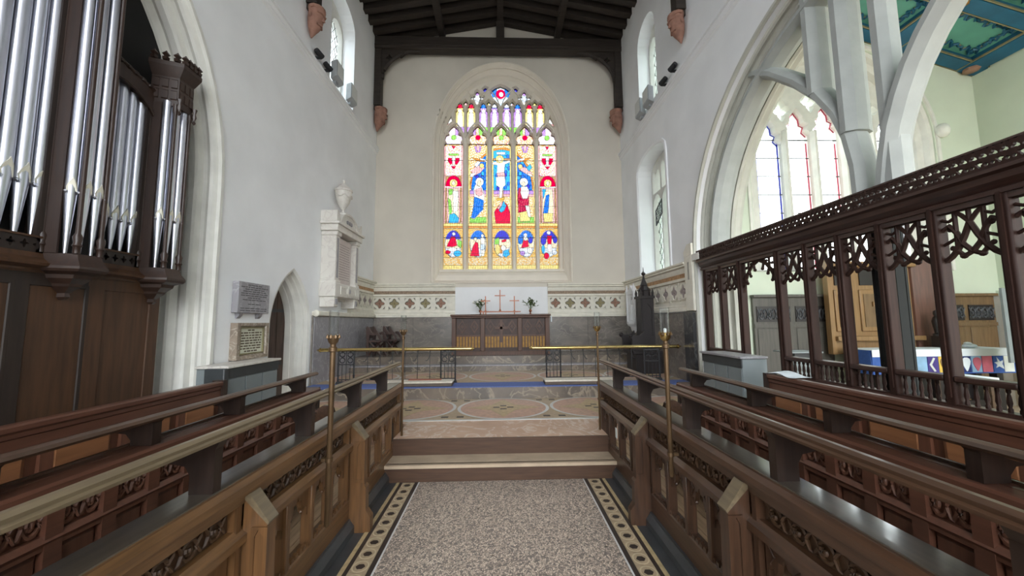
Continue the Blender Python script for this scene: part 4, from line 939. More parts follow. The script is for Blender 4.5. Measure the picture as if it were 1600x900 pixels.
def front_desk(s):
    side = 'left' if s < 0 else 'right'
    lab = {-1: 'golden oak front choir desk with pierced panels on the left of the aisle', 1: 'oak front choir desk with pierced panels on the right of the aisle, shade put into its colour'}[s]
    t = empty('choir_desk', (s*1.3, 2.3, 0), lab, 'choir desk')
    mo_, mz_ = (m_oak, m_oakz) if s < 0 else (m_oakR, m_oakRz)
    Y0, Y1 = -.6, 4.38
    R = lambda n, P, m=mo_, a=Y0, b=Y1, **k: MB().prism(sx(s, P), 'y', a, b).build(n, m, t, smooth=15, **k)
    R('plinth', [(1.10, 0), (1.10, .05), (1.13, .09), (1.13, .10), (1.27, .10), (1.27, 0)], m_slate)
    R('bottom_rail', [(1.145, .10), (1.145, .235), (1.16, .25), (1.21, .25), (1.21, .10)])
    R('middle_rail', [(1.15, .585), (1.125, .60), (1.125, .635), (1.14, .645), (1.155, .66), (1.21, .66), (1.21, .585)])
    R('top_rail', [(1.155, .755), (1.14, .765), (1.14, .79), (1.125, .80), (1.125, .815), (1.11, .825), (1.11, .855), (1.135, .872), (1.225, .872), (1.225, .755)])
    R('ledge', [(1.15, .871), (1.15, .877), (1.28, .877), (1.28, .84), (1.226, .84), (1.226, .871)], m_ledge)
    R('frieze_board', [(1.185, .655), (1.185, .76), (1.205, .76), (1.205, .655)], m_carv)
    bays = [(3.03, 4.36), (1.845, 2.94), (.66, 1.755), (-.55, .57)]
    for a, b in bays:
        for q in (a, b-.03): box('stile', mz_, *sorted((s*1.145, s*1.21)), q, q+.03, .25, .60, t); box('stile', mz_, *sorted((s*1.145, s*1.21)), q, q+.03, .64, .76, t)
        n = 4; w_ = (b-a-.06)/n
        for k in range(n):
            c = a+.03+w_*(k+.5)
            if k: box('mullion', mz_, *sorted((s*1.14, s*1.205)), a+.03+w_*k-.019, a+.03+w_*k+.019, .24, .60, t, bevel=.006)
            key = (round(w_, 2), s)
            if key not in HEADS: HEADS[key] = light_head_mesh(w_-.03, .17, mz_)
            link('cusped_head', HEADS[key], t, loc=(s*1.18, c, .59))
        # small battlemented strip on the bottom rail
        m = MB(); k = a+.05
        while k < b-.05: m.prism([(k, .245), (k+.03, .245), (k+.026, .268), (k+.018, .262), (k+.015, .275), (k+.012, .262), (k+.004, .268)], 'x', s*1.15, s*1.17); k += .042
        o = m.build('brattishing', mz_, t, smooth=0); o['kind'] = 'stuff'
        nn = round((b-a-.1)/.118)
        for k in range(nn): link('carving', CARV, t, loc=(s*1.178, a+.05+(k+.5)*(b-a-.1)/nn, .708), rot=(0, 0, 0 if s > 0 else PI))
    for yb in (2.985, 1.80, .615):
        P = [(1.145, 0), (1.145, .785), (1.125, .785), (1.04, .67), (1.035, .34), (1.02, .32), (1.02, .16), (.985, .11), (.985, 0)]
        b = MB().prism(sx(s, P), 'y', yb-.032, yb+.032).build('buttress', mz_, t, smooth=0)
        MB().prism(sx(s, [(1.15, .80), (1.12, .80), (1.03, .68), (1.035, .668), (1.15, .785)]), 'y', yb-.036, yb+.036).build('buttress_cap', m_rest, b, smooth=0)
        MB().plate([(s*1.035, .36), (s*1.035, .66), (s*1.105, .66), (s*1.105, .36)], [[(s*1.05, .38), (s*1.05, .62), (s*1.075, .65), (s*1.09, .62), (s*1.09, .38)]], 'y', yb-.04, yb-.031).build('buttress_panel', mz_, b, smooth=0)
    # end board beside the steps
    P = [(1.12, 0), (1.12, .30), (1.145, .33), (1.145, .62), (1.16, .64), (1.16, .87), (1.30, .87), (1.30, 0)]
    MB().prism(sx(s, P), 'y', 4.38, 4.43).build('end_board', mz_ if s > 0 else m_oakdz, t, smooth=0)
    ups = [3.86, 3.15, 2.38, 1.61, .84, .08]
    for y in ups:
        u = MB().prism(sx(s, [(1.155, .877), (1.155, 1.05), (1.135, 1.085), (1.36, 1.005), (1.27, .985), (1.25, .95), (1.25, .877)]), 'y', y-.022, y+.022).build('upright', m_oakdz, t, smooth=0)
    # upper book rest
    P = [(1.13, 1.083), (1.113, 1.09), (1.113, 1.10), (1.123, 1.106), (1.123, 1.117), (1.14, 1.126), (1.16, 1.125), (1.165, 1.118), (1.40, 1.025), (1.40, 1.0)]
    R('book_rest', P, m_rest if s < 0 else m_oakd, Y0, 4.28)
    return t
m_ledge = mat('polished_ledge', S(92, 84, 74), .28, vary=.15, scale=5, stretch=GY, coat=1)
m_ledge.node_tree.nodes['Principled BSDF'].inputs['Coat Roughness'].default_value = .1
m_rest = mat('pale_lit_oak', S(112, 98, 76), .42, vary=.14, scale=5, stretch=GY, coat=.25)  # paler oak: the light on the left book rest is put into the colour
m_oakR = mat('shaded_golden_oak', S(80, 55, 38), .38, vary=.2, scale=5, stretch=GY, coat=.35)  # same oak as the left desk, darkened to put its shade into the colour
m_oakRz = mat('shaded_golden_oak_upright', S(72, 49, 34), .42, vary=.2, scale=5, stretch=GZ, coat=.2)
def second_desk(s):
    side = 'left' if s < 0 else 'right'
    t = empty('choir_desk', (s*1.85, 1.8, 0), f'reddish panelled second choir desk with carved panel tops on the {side} side', 'choir desk')
    Y0, Y1 = -.5, 3.66
    R = lambda n, P, m, a=Y0, b=Y1: MB().prism(sx(s, P), 'y', a, b).build(n, m, t, smooth=15)
    R('plinth', [(1.735, .0), (1.735, .26), (1.78, .26), (1.78, 0)], m_red)
    n = 20; w_ = (Y1-Y0)/n
    R('back_board', [(1.775, .2), (1.775, .9), (1.79, .9), (1.79, .2)], m_red)
    R('panel_rail', [(1.745, .715), (1.735, .73), (1.755, .75), (1.78, .75), (1.78, .70), (1.745, .70)], m_red)
    R('top_rail', [(1.76, .865), (1.735, .88), (1.735, .90), (1.715, .915), (1.715, .94), (1.73, .95), (1.81, .95), (1.81, .865)], m_redy)
    R('ledge', [(1.81, .93), (1.81, .952), (1.86, .952), (1.86, .93)], m_redy)
    R('ledge_lip', [(1.86, .93), (1.86, .962), (1.875, .962), (1.875, .93)], m_oakd)
    pm = MB().skin([[(s*1.775, -w_/2+.025, .27), (s*1.775, w_/2-.025, .27), (s*1.775, w_/2-.025, .69), (s*1.775, -w_/2+.025, .69)], [(s*1.764, -w_/2+.04, .285), (s*1.764, w_/2-.04, .285), (s*1.764, w_/2-.04, .675), (s*1.764, -w_/2+.04, .675)]]).mesh('panel', m_red, smooth=0)
    sm = MB().box(*sorted((s*1.742, s*1.775)), -.03, .03, .26, .868).mesh('stile', m_redy)
    for k in range(n):
        y = Y0+(k+.5)*w_
        link('panel', pm, t, loc=(0, y, 0)).location = Vector((0, y, 0))-t.location
        for q in (-.045, .045): link('carving', CARVR, t, loc=(s*1.768, y+q, .808), rot=(0, 0, 0 if s > 0 else PI)).scale = (1.2, .8, 1.35)
        link('stile', sm, t, loc=(0, Y0+k*w_+.001, 0))
    for y in (3.43, 2.63, 2.0, 1.38, .7, 0):
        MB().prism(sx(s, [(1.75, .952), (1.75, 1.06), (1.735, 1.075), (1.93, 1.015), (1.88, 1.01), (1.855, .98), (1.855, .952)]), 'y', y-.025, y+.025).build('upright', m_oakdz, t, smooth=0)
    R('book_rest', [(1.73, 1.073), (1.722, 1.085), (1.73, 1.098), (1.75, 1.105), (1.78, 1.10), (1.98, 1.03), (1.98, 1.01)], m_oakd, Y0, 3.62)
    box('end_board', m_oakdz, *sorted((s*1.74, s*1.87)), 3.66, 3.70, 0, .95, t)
    return t
def back_stall(s):
    side = 'left' if s < 0 else 'right'
    lab = 'panelled rear choir bench running in front of the organ case' if s < 0 else 'dark panelled rear choir bench running below the pierced oak screen'
    t = empty('choir_bench', (s*2.8, 1.7, 0), lab, 'bench')
    Y0, Y1 = -.5, 3.86
    R = lambda n, P, m, a=Y0, b=Y1: MB().prism(sx(s, P), 'y', a, b).build(n, m, t, smooth=15)
    R('seat', [(2.38, .56), (2.36, .575), (2.37, .60), (2.80, .60), (2.80, .57)], m_oakd)
    R('seat_front', [(2.45, .2), (2.45, .57), (2.48, .57), (2.48, .2)], m_red)
    R('back_board', [(2.83, .2), (2.80, .93), (2.82, .93), (2.85, .2)], m_red)
    R('back_cap', [(2.80, .90), (2.785, .915), (2.785, .94), (2.77, .955), (2.77, .98), (2.785, .992), (2.84, .992), (2.85, .90)], m_redy)
    R('back_rail', [(2.79, .84), (2.79, .905), (2.83, .905), (2.83, .84)], m_redy); R('back_rail', [(2.80, .60), (2.80, .65), (2.83, .65), (2.83, .60)], m_redy)
    n = 9; w_ = (Y1-Y0)/n
    pm = MB().skin([[(s*2.81, -w_/2+.05, .655), (s*2.81, w_/2-.05, .655), (s*2.805, w_/2-.05, .835), (s*2.805, -w_/2+.05, .835)], [(s*2.785, -w_/2+.085, .68), (s*2.785, w_/2-.085, .68), (s*2.782, w_/2-.085, .815), (s*2.782, -w_/2+.085, .815)]]).mesh('panel', m_redl, smooth=0)
    sm = MB().box(*sorted((s*2.786, s*2.82)), -.035, .035, .61, .838).mesh('stile', m_red)
    for k in range(n):
        link('panel', pm, t).location = Vector((0, Y0+(k+.5)*w_, 0))-t.location
        link('stile', sm, t).location = Vector((0, Y0+k*w_+.04, 0))-t.location
    P = [(2.36, .2), (2.36, .62), (2.70, .66), (2.765, .80), (2.765, 1.0), (2.88, 1.0), (2.88, .2)]
    MB().prism(sx(s, P), 'y', Y1, Y1+.05).build('end_board', m_oakdz, t, smooth=0)
    return t
m_redl = mat('orange_oak_panel', S(140, 94, 62), .4, vary=.1, scale=4, stretch=GY, coat=.3)
for s in (-1, 1): front_desk(s); second_desk(s); back_stall(s)
# low benches between front and second desks
def bench(s, lab):
    t = empty('choir_bench', (s*1.64, 2.0, .1), lab, 'bench')
    box('seat', m_oakd, *sorted((s*1.56, s*1.70)), -.4, 3.55, .46, .49, t, bevel=.006)
    for y in (3.56, 2.4, 1.1):
        P = [(s*1.53, .1), (s*1.53, .72), (s*1.55, .78), (s*1.58, .805), (s*1.64, .805), (s*1.68, .78), (s*1.70, .70), (s*1.70, .1)]
        if y < 3.5: P = [(a, min(b, .46)) for a, b in P]; P = [P[0], P[1], P[-2], P[-1]]
        MB().prism(P, 'y', y-.025, y+.025).build('bench_end', m_oakd, t, smooth=0)
bench(-1, 'low choirboys bench with rounded end behind the left front desk')
bench(1, 'low choirboys bench with rounded end behind the right front desk')
# processional torches strapped to the desks
def torch(x, y, z0, zt, lab, r=.017, candle=False):
    t = empty('candle_torch', (x, y, z0), lab, 'candle torch', None)
    MB().lathe([(r*.6, 0), (r, .01), (r, zt-z0-.06), (r*1.5, zt-z0-.055), (r*1.5, zt-z0-.03), (r, zt-z0-.025), (r, zt-z0)], x, y, 12, z0).build('pole', m_brassd, t)
    c = MB().lathe([(r, -.01), (.03, .005), (.036, .03), (.04, .045), (.036, .047), (.032, .03), (.004, .02)], x, y, 16, zt).build('cup', m_brassd if x < 0 else m_brass, t)
    for k in range(8):
        a = 2*PI*k/8; MB().lathe([(.009, 0), (.011, .010), (.005, .02), (.001, .028)], x+.037*cos(a), y+.037*sin(a), 5, zt+.028).build('crown_leaf', m_brassd, c)
    g = MB(); n = 20; R_ = .031
    L = [[(x+q*cos(2*PI*k/n), y+q*sin(2*PI*k/n), z) for k in range(n)] for q, z in ((R_, zt+.03), (R_, zt+.21), (R_-.003, zt+.21), (R_-.003, zt+.03))]
    g.skin(L, caps=False).build('glass_shade', m_shade, t)
    MB().lathe([(.010, 0), (.010, .05 if candle else .012), (.002, .055 if candle else .015)], x, y, 8, zt+.02).build('candle', m_wax, t)
    for z in (.70, ):
        if z > z0: MB().lathe([(r+.006, -.012), (r+.006, .012)], x, y, 10, z).box(min(x, x+.05*(1 if x > 0 else -1)), max(x, x+.05*(1 if x > 0 else -1)), y-.008, y+.008, z-.01, z+.01).build('bracket', m_brassd, t)
torch(-1.085, 2.46, .30, 1.43, 'thick worn brass torch pole with glass shade standing nearest on the left')
torch(-1.09, 4.22, .05, 1.43, 'slim brass torch with glass shade at the far end of the left desk', .012)
torch(1.085, 2.44, .56, 1.43, 'thick brass torch pole with candle in its glass, nearest on the right', .015, True)
torch(1.09, 4.20, .36, 1.45, 'slim brass torch with glass shade at the far end of the right desk', .011)
# ================================================================ SANCTUARY
al = empty('altar', (.01, 9.05, .815), 'dark oak altar with three carved bays under the great window', 'altar')
def ab(n, m, *a, p=None, **k): return box(n, m, *a, p or al, **k)
AX0, AX1 = -1.13, 1.13
ab('table_top', m_altar, AX0-.03, AX1+.03, 8.58, 9.5, 1.70, 1.745, bevel=.01)
ab('top_moulding', m_altar, AX0-.01, AX1+.01, 8.6, 9.48, 1.66, 1.70, bevel=.01)
ab('carcass', m_altard, AX0+.02, AX1-.02, 8.70, 9.45, .83, 1.66)
ab('plinth', m_altar, AX0, AX1, 8.62, 9.45, .815, .90)
for a, b in ((AX0, AX0+.10), (-.47, -.37), (.39, .49), (AX1-.10, AX1)): ab('stile', m_altar, a, b, 8.62, 8.70, .90, 1.66, bevel=.008)
for a, b in ((AX0+.10, -.47), (-.37, .39), (.49, AX1-.10)):
    ab('gilt_panel', m_gold, a, b, 8.685, 8.70, .98, 1.25)
    ab('carved_field', m_altard, a, b, 8.68, 8.70, 1.25, 1.66)
    n = max(6, round((b-a)/.07)); w_ = (b-a)/n
    for k in range(n+1): ab('arcade_bar', m_altar, a+k*w_-.011, a+k*w_+.011, 8.66, 8.685, .98, 1.24)
    ab('arcade_rail', m_altar, a, b, 8.655, 8.685, 1.235, 1.27); ab('base_tracery', m_altard, a, b, 8.65, 8.69, .90, .98)
    nn = 3 if b-a > .6 else 2
    for k in range(nn):
        c = a+(k+.5)*(b-a)/nn; h = .10
        MB().plate([(c, 1.62), (c+h, 1.46), (c, 1.30), (c-h, 1.46)], [[(c, 1.57), (c+h*.7, 1.46), (c, 1.35), (c-h*.7, 1.46)]], 'y', 8.655, 8.685).build('diamond_tracery', m_altar, al, smooth=0)
        MB().prism([(c+.045*(.7+.3*cos(4*t))*cos(t), 1.46+.045*(.7+.3*cos(4*t))*sin(t)) for t in [2*PI*q/16 for q in range(16)]], 'y', 8.66, 8.685).build('carved_rosette', m_altar, al, smooth=0)
MB().box(-.02, .04, 8.635, 8.665, 1.10, 1.62).box(-.15, .17, 8.635, 8.665, 1.40, 1.46).build('carved_cross', m_altar, al)
tag(box('altar_cloth_corner', m_linen, 1.163, 1.185, 8.60, 8.66, 1.56, 1.70), 'tiny white cloth hanging at the right end of the oak altar', 'cloth')
# three crosses on one stand
cs = empty('cross_stand', (0, 8.95, 1.745), 'copper coloured stand carrying three slender crosses on the altar', 'crosses')
def cb(n, *a): return box(n, m_copper, *a, cs, bevel=.003)
cb('stand_bar', -.50, .48, 8.92, 8.98, 1.80, 1.825)
for x in (-.42, -.36, .33): cb('stand_foot', x-.012, x+.012, 8.92, 8.98, 1.745, 1.80)
def cross(x, zb, zt, za, hw):
    c = cb('cross', x-.012, x+.012, 8.94, 8.96, zb, zt)
    box('cross_arm', m_copper, x-hw, x+hw, 8.938, 8.962, za-.011, za+.011, c)
    MB().lathe([(.035, 0), (.03, .02), (.015, .05), (.012, .08)], x, 8.95, 8, zb).build('cross_foot', m_copper, c)
cross(-.015, 1.825, 2.34, 2.20, .13); cross(-.365, 1.80, 2.19, 2.075, .115); cross(.33, 1.80, 2.19, 2.075, .115)
def vase(x, y, lab, flowers):
    t = empty('flower_vase', (x, y, 1.745), lab, 'vase')
    MB().lathe([(.03, 0), (.032, .008), (.012, .03), (.014, .05), (.038, .08), (.036, .10), (.022, .115), (.028, .125), (.02, .12)], x, y, 14, 1.745).build('vase_body', m_copper, t)
    R = random.Random(int(x*100))
    for k in range(22):
        a = R.uniform(0, 2*PI); sp = R.uniform(.03, .18); h = R.uniform(.08, .26)*(1.1-sp*2)
        p0 = Vector((x, y, 1.86)); p2 = Vector((x+sp*cos(a), y+sp*.6*sin(a), 1.87+h)); p1 = (p0+p2)/2+Vector((0, 0, .04))
        st = MB().tube([p0, p1, p2], .0025, 4).build('stem', m_leaf, t)
        lf = MB()
        for j in range(5):
            q = p1.lerp(p2, j/4); d = Vector((R.uniform(-1, 1), R.uniform(-1, 1), R.uniform(-.2, .8))).normalized()*R.uniform(.05, .085); n = d.cross(Vector((0, .3, 1))).normalized()*.018
            lf.add([q, q+d*.5+n, q+d, q+d*.5-n], [(0, 1, 2, 3)])
        lf.build('leaf_spray', m_leaf, t, smooth=0)
        if flowers and k < 3: MB().ball((p2.x, p2.y-.02, p2.z), (.03, .02, .03), 8, 5).build('flower_head', m_flower, t)
vase(-.50, 9.15, 'small vase of greenery with white flowers behind the left cross on the altar', True)
vase(.72, 9.0, 'small copper vase of feathery greenery at the right end of the altar', False)
# communion rails
def iron_panel(t, x0, x1, y, z0, z1):
    b = MB()
    for x in (x0, x1): b.tube([(x, y, z0), (x, y, z1)], .014, 6); 
    for x in (x0, x1):
        for z in (z0+.1, z0+.3, z1-.05): b.ball((x, y, z), (.02, .02, .014), 6, 4)
    for z in (z0+.03, z0+.29, z1-.02): b.box(x0, x1, y-.008, y+.008, z-.008, z+.008)
    o = b.build('iron_standard', m_iron, t)
    c = (x0+x1)/2; q = (x1-x0)/4
    for zz in (z0+.36, z0+.46):
        for x in (c-q, c+q):
            MB().tube([(x+.042*cos(2*PI*k/14), y, zz+.042*sin(2*PI*k/14)) for k in range(15)], .009, 5, False).build('iron_ring', m_iron, o)
            MB().lathe([(.028, 0), (.028, .004)], 0, 0, 10).build('iron_boss', m_iron, o) if False else None
    for x in (c-q, c, c+q): MB().tube([(x, y, z0), (x, y, z0+.29)], .006, 5).build('iron_bar', m_iron, o)
    MB().tube([(c, y, z0+.29), (c, y, z1)], .007, 5).build('iron_bar', m_iron, o)
    MB().prism([(x0-.03, z0-.05), (x0-.015, z0), (x1+.015, z0), (x1+.03, z0-.05)], 'y', y-.04, y+.04).build('iron_foot', m_iron, o, smooth=0)
def rail(s):
    side = 'left' if s < 0 else 'right'
    t = empty('communion_rail', (s*1.8, 6.62, .51), f'polished brass communion rail on wrought iron standards to the {side} of the altar', 'communion rail')
    xi, xo = (.47, 3.16) if s < 0 else (.50, 3.19)
    y = 6.62
    b = MB().tube([(s*xi, y, 1.10), (s*(xi+.03), y, 1.10)], [.012, .02], 12).tube([(s*(xi+.025), y, 1.10), (s*(xi+.04), y, 1.10), (s*(xi+.05), y, 1.10)], [.03, .036, .03], 12)
    b.tube([(s*(xi+.05), y, 1.10), (s*(xo-.03), y, 1.10)], .031, 16).tube([(s*(xo-.03), y, 1.10), (s*(xo-.015), y, 1.10)], [.038, .038], 12).tube([(s*(xo-.015), y, 1.10), (s*(xo+.03), y, 1.10)], [.022, .012], 12)
    b.build('brass_rail', m_brass, t)
    iron_panel(t, *sorted((s*.80, s*1.05)), y, .56, 1.07); iron_panel(t, *sorted((s*2.55, s*2.82)), y, .56, 1.07)
    for k in range(6):
        x = s*(1.05+(k+.9)*.215)
        MB().tube([(x, y, .57), (x, y, 1.075)], .006, 5).build('iron_bar', m_iron, t)
        MB().tube([(x+s*(.0+.05*q-.03*math.sin(q*3)), y, 1.06-.11*q+.045*math.sin(q*PI*1.5)) for q in [j/9*1.2 for j in range(10)]], .007, 5).build('iron_scroll', m_iron, t)
    box('lower_bar', m_iron, *sorted((s*1.05, s*2.55)), y-.008, y+.008, .575, .59, t)
rail(-1); rail(1)
def kneeler(x0, x1, y0, y1, lab, red):
    t = empty('kneeler', ((x0+x1)/2, (y0+y1)/2, .525), lab, 'kneeler')
    box('kneeler_base', m_kneeld, x0, x1, y0, y1, .527, .575, t, bevel=.008)
    box('cushion', m_kneel, x0-.005, x1+.005, y0-.01, y1+.005, .575, .605, t, bevel=.012)
    if red: box('cover', m_kred, x1-.75, x1-.2, y1-.13, y1+.008, .604, .612, t, bevel=.003)
kneeler(-1.95, -.80, 6.18, 6.46, 'long pale kneeler with red cover in front of the left communion rail', True)
kneeler(.72, 1.98, 6.18, 6.46, 'long pale kneeler in front of the right communion rail', False)
# dark chairs on the left
def sanct_chair(x, y, lab):
    t = empty('sanctuary_chair', (x, y, .65), lab, 'chair')
    z = .82
    k = .78
    for dy in (-.2, .2):
        P = [(-.02, 0), (-.03, .55), (-.05, .82), (-.02, .87), (.03, .84), (.08, .74), (.16, .66), (.24, .70), (.30, .68), (.36, .58), (.40, .45), (.37, .42), (.30, .56), (.25, .62), (.16, .60), (.06, .62), (.04, .42), (.06, 0)]
        MB().prism([(x+a*k, z+b*k) for a, b in P], 'y', y+dy-.025, y+dy+.025).build('side_frame', m_choirchair, t, smooth=0)
        MB().tube([(x, y+dy, z), (x+.15, y+dy, z+.2), (x+.30, y+dy, z+.35)], .02, 6).build('cross_leg', m_choirchair, t); MB().tube([(x+.31, y+dy, z), (x+.16, y+dy, z+.2), (x+.02, y+dy, z+.35)], .02, 6).build('cross_leg', m_choirchair, t)
    box('seat', m_choirchair, x, x+.31, y-.2, y+.2, z+.32, z+.36, t)
    box('backrest', m_choirchair, x-.04, x-.01, y-.2, y+.2, z+.4, z+.66, t)
sanct_chair(-2.96, 8.62, 'dark curved armchair against the left sanctuary wall, nearer the corner of the rail')
sanct_chair(-2.78, 9.22, 'dark curved armchair standing right of its twin beside the east wall')
# black oak bishop's chair
bc = empty('bishops_chair', (2.95, 7.6, .51), 'tall black oak canopied chair with a spire against the right wall', 'chair')
def bb(n, *a, p=None, m=m_ebony, **k): return box(n, m, *a, p or bc, **k)
bb('seat', 2.62, 3.2, 7.35, 7.95, .90, .97, bevel=.01); bb('seat_box', 2.68, 3.2, 7.38, 7.92, .51, .90)
bb('back_tower', 2.86, 3.12, 7.48, 7.78, .95, 2.02)
for y in (7.36, 7.94):
    MB().prism([(2.60, .97), (2.60, 1.2), (2.56, 1.24), (2.60, 1.28), (2.75, 1.27), (2.86, 1.36), (2.86, .97)], 'y', y-.03, y+.03).build('arm_rest', m_ebony, bc, smooth=0)
    MB().ball((2.58, y, 1.27), (.05, .045, .05), 8, 6).build('arm_finial', m_ebony, bc)
for a, b, z in ((2.84, 3.14, 2.02), ): bb('tower_cap', a, b, 7.45, 7.81, z, z+.05)
for x in (2.87, 3.11):
    for y in (7.49, 7.77): MB().lathe([(.025, 0), (.025, .06), (.03, .07), (.004, .16)], x, y, 4, 2.06).build('pinnacle', m_ebony, bc, smooth=0)
MB().lathe([(.12, 0), (.12, .12), (.14, .13), (.07, .22), (.075, .24), (.03, .36), (.015, .44), (.04, .47), (.045, .49), (.012, .53), (.004, .62)], 2.99, 7.63, 8, 2.06).build('spire', m_ebony, bc, smooth=0)
for k in range(2): MB().plate([(7.5, 1.2+.42*k), (7.76, 1.2+.42*k), (7.76, 1.58+.42*k), (7.5, 1.58+.42*k)], [pointed(7.63, .09, 1.42+.42*k, .12, 1.23+.42*k, n=5)], 'x', 2.855, 2.87).build('blind_tracery', m_ebony, bc, smooth=0)
MB().plate([(2.88, 1.2), (3.10, 1.2), (3.10, 1.98), (2.88, 1.98)], [pointed(2.99, .08, 1.75, .15, 1.25, n=5)], 'y', 7.465, 7.48).build('blind_tracery', m_ebony, bc, smooth=0)
# wall niche
ni = empty('wall_niche', (3.2, 8.85, 1.3), 'white carved canopied niche with bracket on the right wall near the east corner', 'niche')
MB().plate([(8.62, 1.55), (9.08, 1.55), (9.08, 2.2), (8.62, 2.2)], [pointed(8.85, .13, 1.95, .2, 1.6, n=6)], 'x', 3.14, 3.26, .03).build('niche_frame', m_plaster_w, ni, smooth=0)
MB().prism([(8.6, 2.2), (8.85, 2.42), (9.1, 2.2)], 'x', 3.12, 3.27).build('gable', m_plaster_w, ni, smooth=0)
for y in (8.62, 9.08): MB().lathe([(.03, 0), (.03, .75), (.045, .77), (.004, .95)], 3.13, y, 6, 1.5).build('shaft', m_plaster_w, ni)
MB().lathe([(.03, 0), (.07, .06), (.09, .14), (.15, .18), (.17, .22), (.17, .27)], 3.2, 8.85, 8, 1.28).build('bracket', m_plaster_w, ni)
MB().lathe([(.08, 0), (.07, .1), (.085, .28), (.06, .36), (.03, .38), (.045, .42), (.035, .48), (.005, .5)], 3.18, 8.85, 10, 1.58).build('statuette', m_plaster_w, ni)
# floodlights and spot lamps on the string courses
def flood(s, y, z, tilt, lab):
    t = empty('floodlight', (s*3.2, y, z), lab, 'floodlight')
    P = [(-.02, 0), (.10, .06), (.10, .40), (-.02, .36)]
    b = MB().prism([(s*(-3.24)*-1-s*(a), z+b_) for a, b_ in P], 'y', y-.16, y+.16); b.build('lamp_housing', m_offwg, t, bevel=.012)
    box('lamp_glass', m_offw, *sorted((s*(3.24-.101), s*(3.24-.108))), y-.13, y+.13, z+.10, z+.37, t)
    box('mounting_foot', m_offwg, *sorted((s*3.2, s*3.27)), y-.05, y+.05, z-.03, z+.05, t)
m_offwg = mat('grey_lamp_housing', S(164, 168, 170), .5, vary=.04)
flood(-1, 7.02, 6.28, 0, 'grey floodlight on the left string course, nearer of the two')
flood(-1, 7.72, 6.28, 0, 'grey floodlight on the left string course, nearer the east wall')
flood(1, 7.5, 6.16, 0, 'grey floodlight on the right string course, nearer of the two')
flood(1, 7.95, 6.16, 0, 'grey floodlight on the right string course, nearer the east wall')
def spot(s, y, z, lab):
    t = empty('spot_lamp', (s*3.2, y, z), lab, 'spot lamp')
    MB().tube([(s*3.22, y-.07, z+.1), (s*3.18, y+.07, z+.06)], [.045, .055], 10).build('lamp_head', m_spk, t)
    MB().tube([(s*3.22, y, z), (s*3.2, y, z+.08)], .012, 6).build('lamp_arm', m_spk, t); box('lamp_base', m_spk, *sorted((s*3.19, s*3.27)), y-.03, y+.03, z-.01, z+.01, t)
spot(-1, 6.28, 6.26, 'small black spot lamp on the left string course, farther from the window')
spot(-1, 6.62, 6.26, 'small black spot lamp on the left string course, close to the floodlights')
spot(1, 6.35, 6.14, 'small black spot lamp on the right string course, farther from the window')
spot(1, 6.75, 6.14, 'small black spot lamp on the right string course, close to the floodlights')
# ================================================================ CHAPEL SHELL
CE = 6.62
cfl = struct(MB().box(3.4, 9.6, -9, 7.2, -.2, 0), 'floor', m_tread, 'stone floor of the south chapel beyond the pierced screen')
WCX = 6.55; CB = lambda d=0: pointed(WCX, 1.62, 5.0, 1.75, 2.45, d, 12)
wc = struct(MB().plate([(3.9, 0), (9.6, 0), (9.6, 8.3), (3.9, 8.3)], [CB(-.22)], 'y', CE, CE+.55), 'wall_back', m_plaster_g, 'pale east wall of the south chapel around its big window, greenish light put into its colour', smooth=0)
MB().skin([[pt('y', p, y) for p in CB(d)] for d, y in ((-.30, CE), (-.30, CE-.03), (-.25, CE-.03), (-.24, CE+.02), (-.16, CE+.05), (-.14, CE+.14), (-.05, CE+.18), (-.03, CE+.3), (0, CE+.32))], caps=False).build('window_reveal', m_stone, wc, smooth=25)
ws = struct(MB().box(9.3, 9.6, -1, 7.1, 0, 8), 'wall_right', m_plaster_g, 'pale south wall of the chapel at the far right, greenish light put into its colour', smooth=0)
struct(MB().box(9.22, 9.3, -1, CE, 1.98, 2.06), 'trim_13', m_plaster_g, 'narrow stone ledge along the chapel south wall', ws)
box('respond', m_stone, 9.1, 9.3, 6.3, CE, 0, 1.98, ws); 
MB().tube([(9.2, 6.35, 1.98), (9.15, 6.3, 1.2), (9.2, 6.35, .9), (9.2, 6.35, 0)], [.12, .1, .14, .14], 8).build('respond_shaft', m_stone, ws)
# sloping painted ceiling
zc = lambda x: 8.1-.325*(x-4.1)
cc = struct(MB().prism([(4.0, zc(4.0)), (9.6, zc(9.6)), (9.6, zc(9.6)+.15), (4.0, zc(4.0)+.15)], 'y', -3.5, 7.1), 'ceiling', m_teal, 'sloping teal painted chapel ceiling with blue beams and gilded edges', smooth=0)
struct(MB().prism([(3.9, 6.3), (4.1, 8.1), (4.1, 8.3), (3.8, 6.4)], 'y', -3.5, 7.1), 'ceiling', m_plaster, 'unseen slab added between chapel ceiling and chancel wall to stop light leaking in', cc)  # added out of sight to keep sky light from leaking into the chapel
def cbeam(x0, y0, x1, y1, w_, h, m, nm='beam', dz=0):
    d = Vector((x1-x0, y1-y0)); n = Vector((-d.y, d.x)).normalized()*w_/2; V = []
    for (x, y) in ((x0, y0), (x1, y1)):
        for q in (-1, 1):
            for z in (0, -h): V.append((x+q*n.x, y+q*n.y, zc(x+q*n.x)+z+dz))
    MB().add(V, [(0, 1, 3, 2), (4, 6, 7, 5), (0, 4, 5, 1), (2, 3, 7, 6), (0, 2, 6, 4), (1, 5, 7, 3)]).build(nm, m, cc, smooth=0)
XB = (9.12, 7.62, 6.1, 4.6); YB = (6.48, 5.50, 4.5, 3.4)
for x in XB: cbeam(x, .3, x, 6.6, .26, .13, m_navy)
for y in YB: cbeam(4.1, y, 9.3, y, .22, .12, m_navy)
for i, x in enumerate(XB[1:]):
    for q in (-.15, .15): cbeam(x+q, .3, x+q, 6.6, .02, .03, m_bgold, 'gilt_bead', -.095)
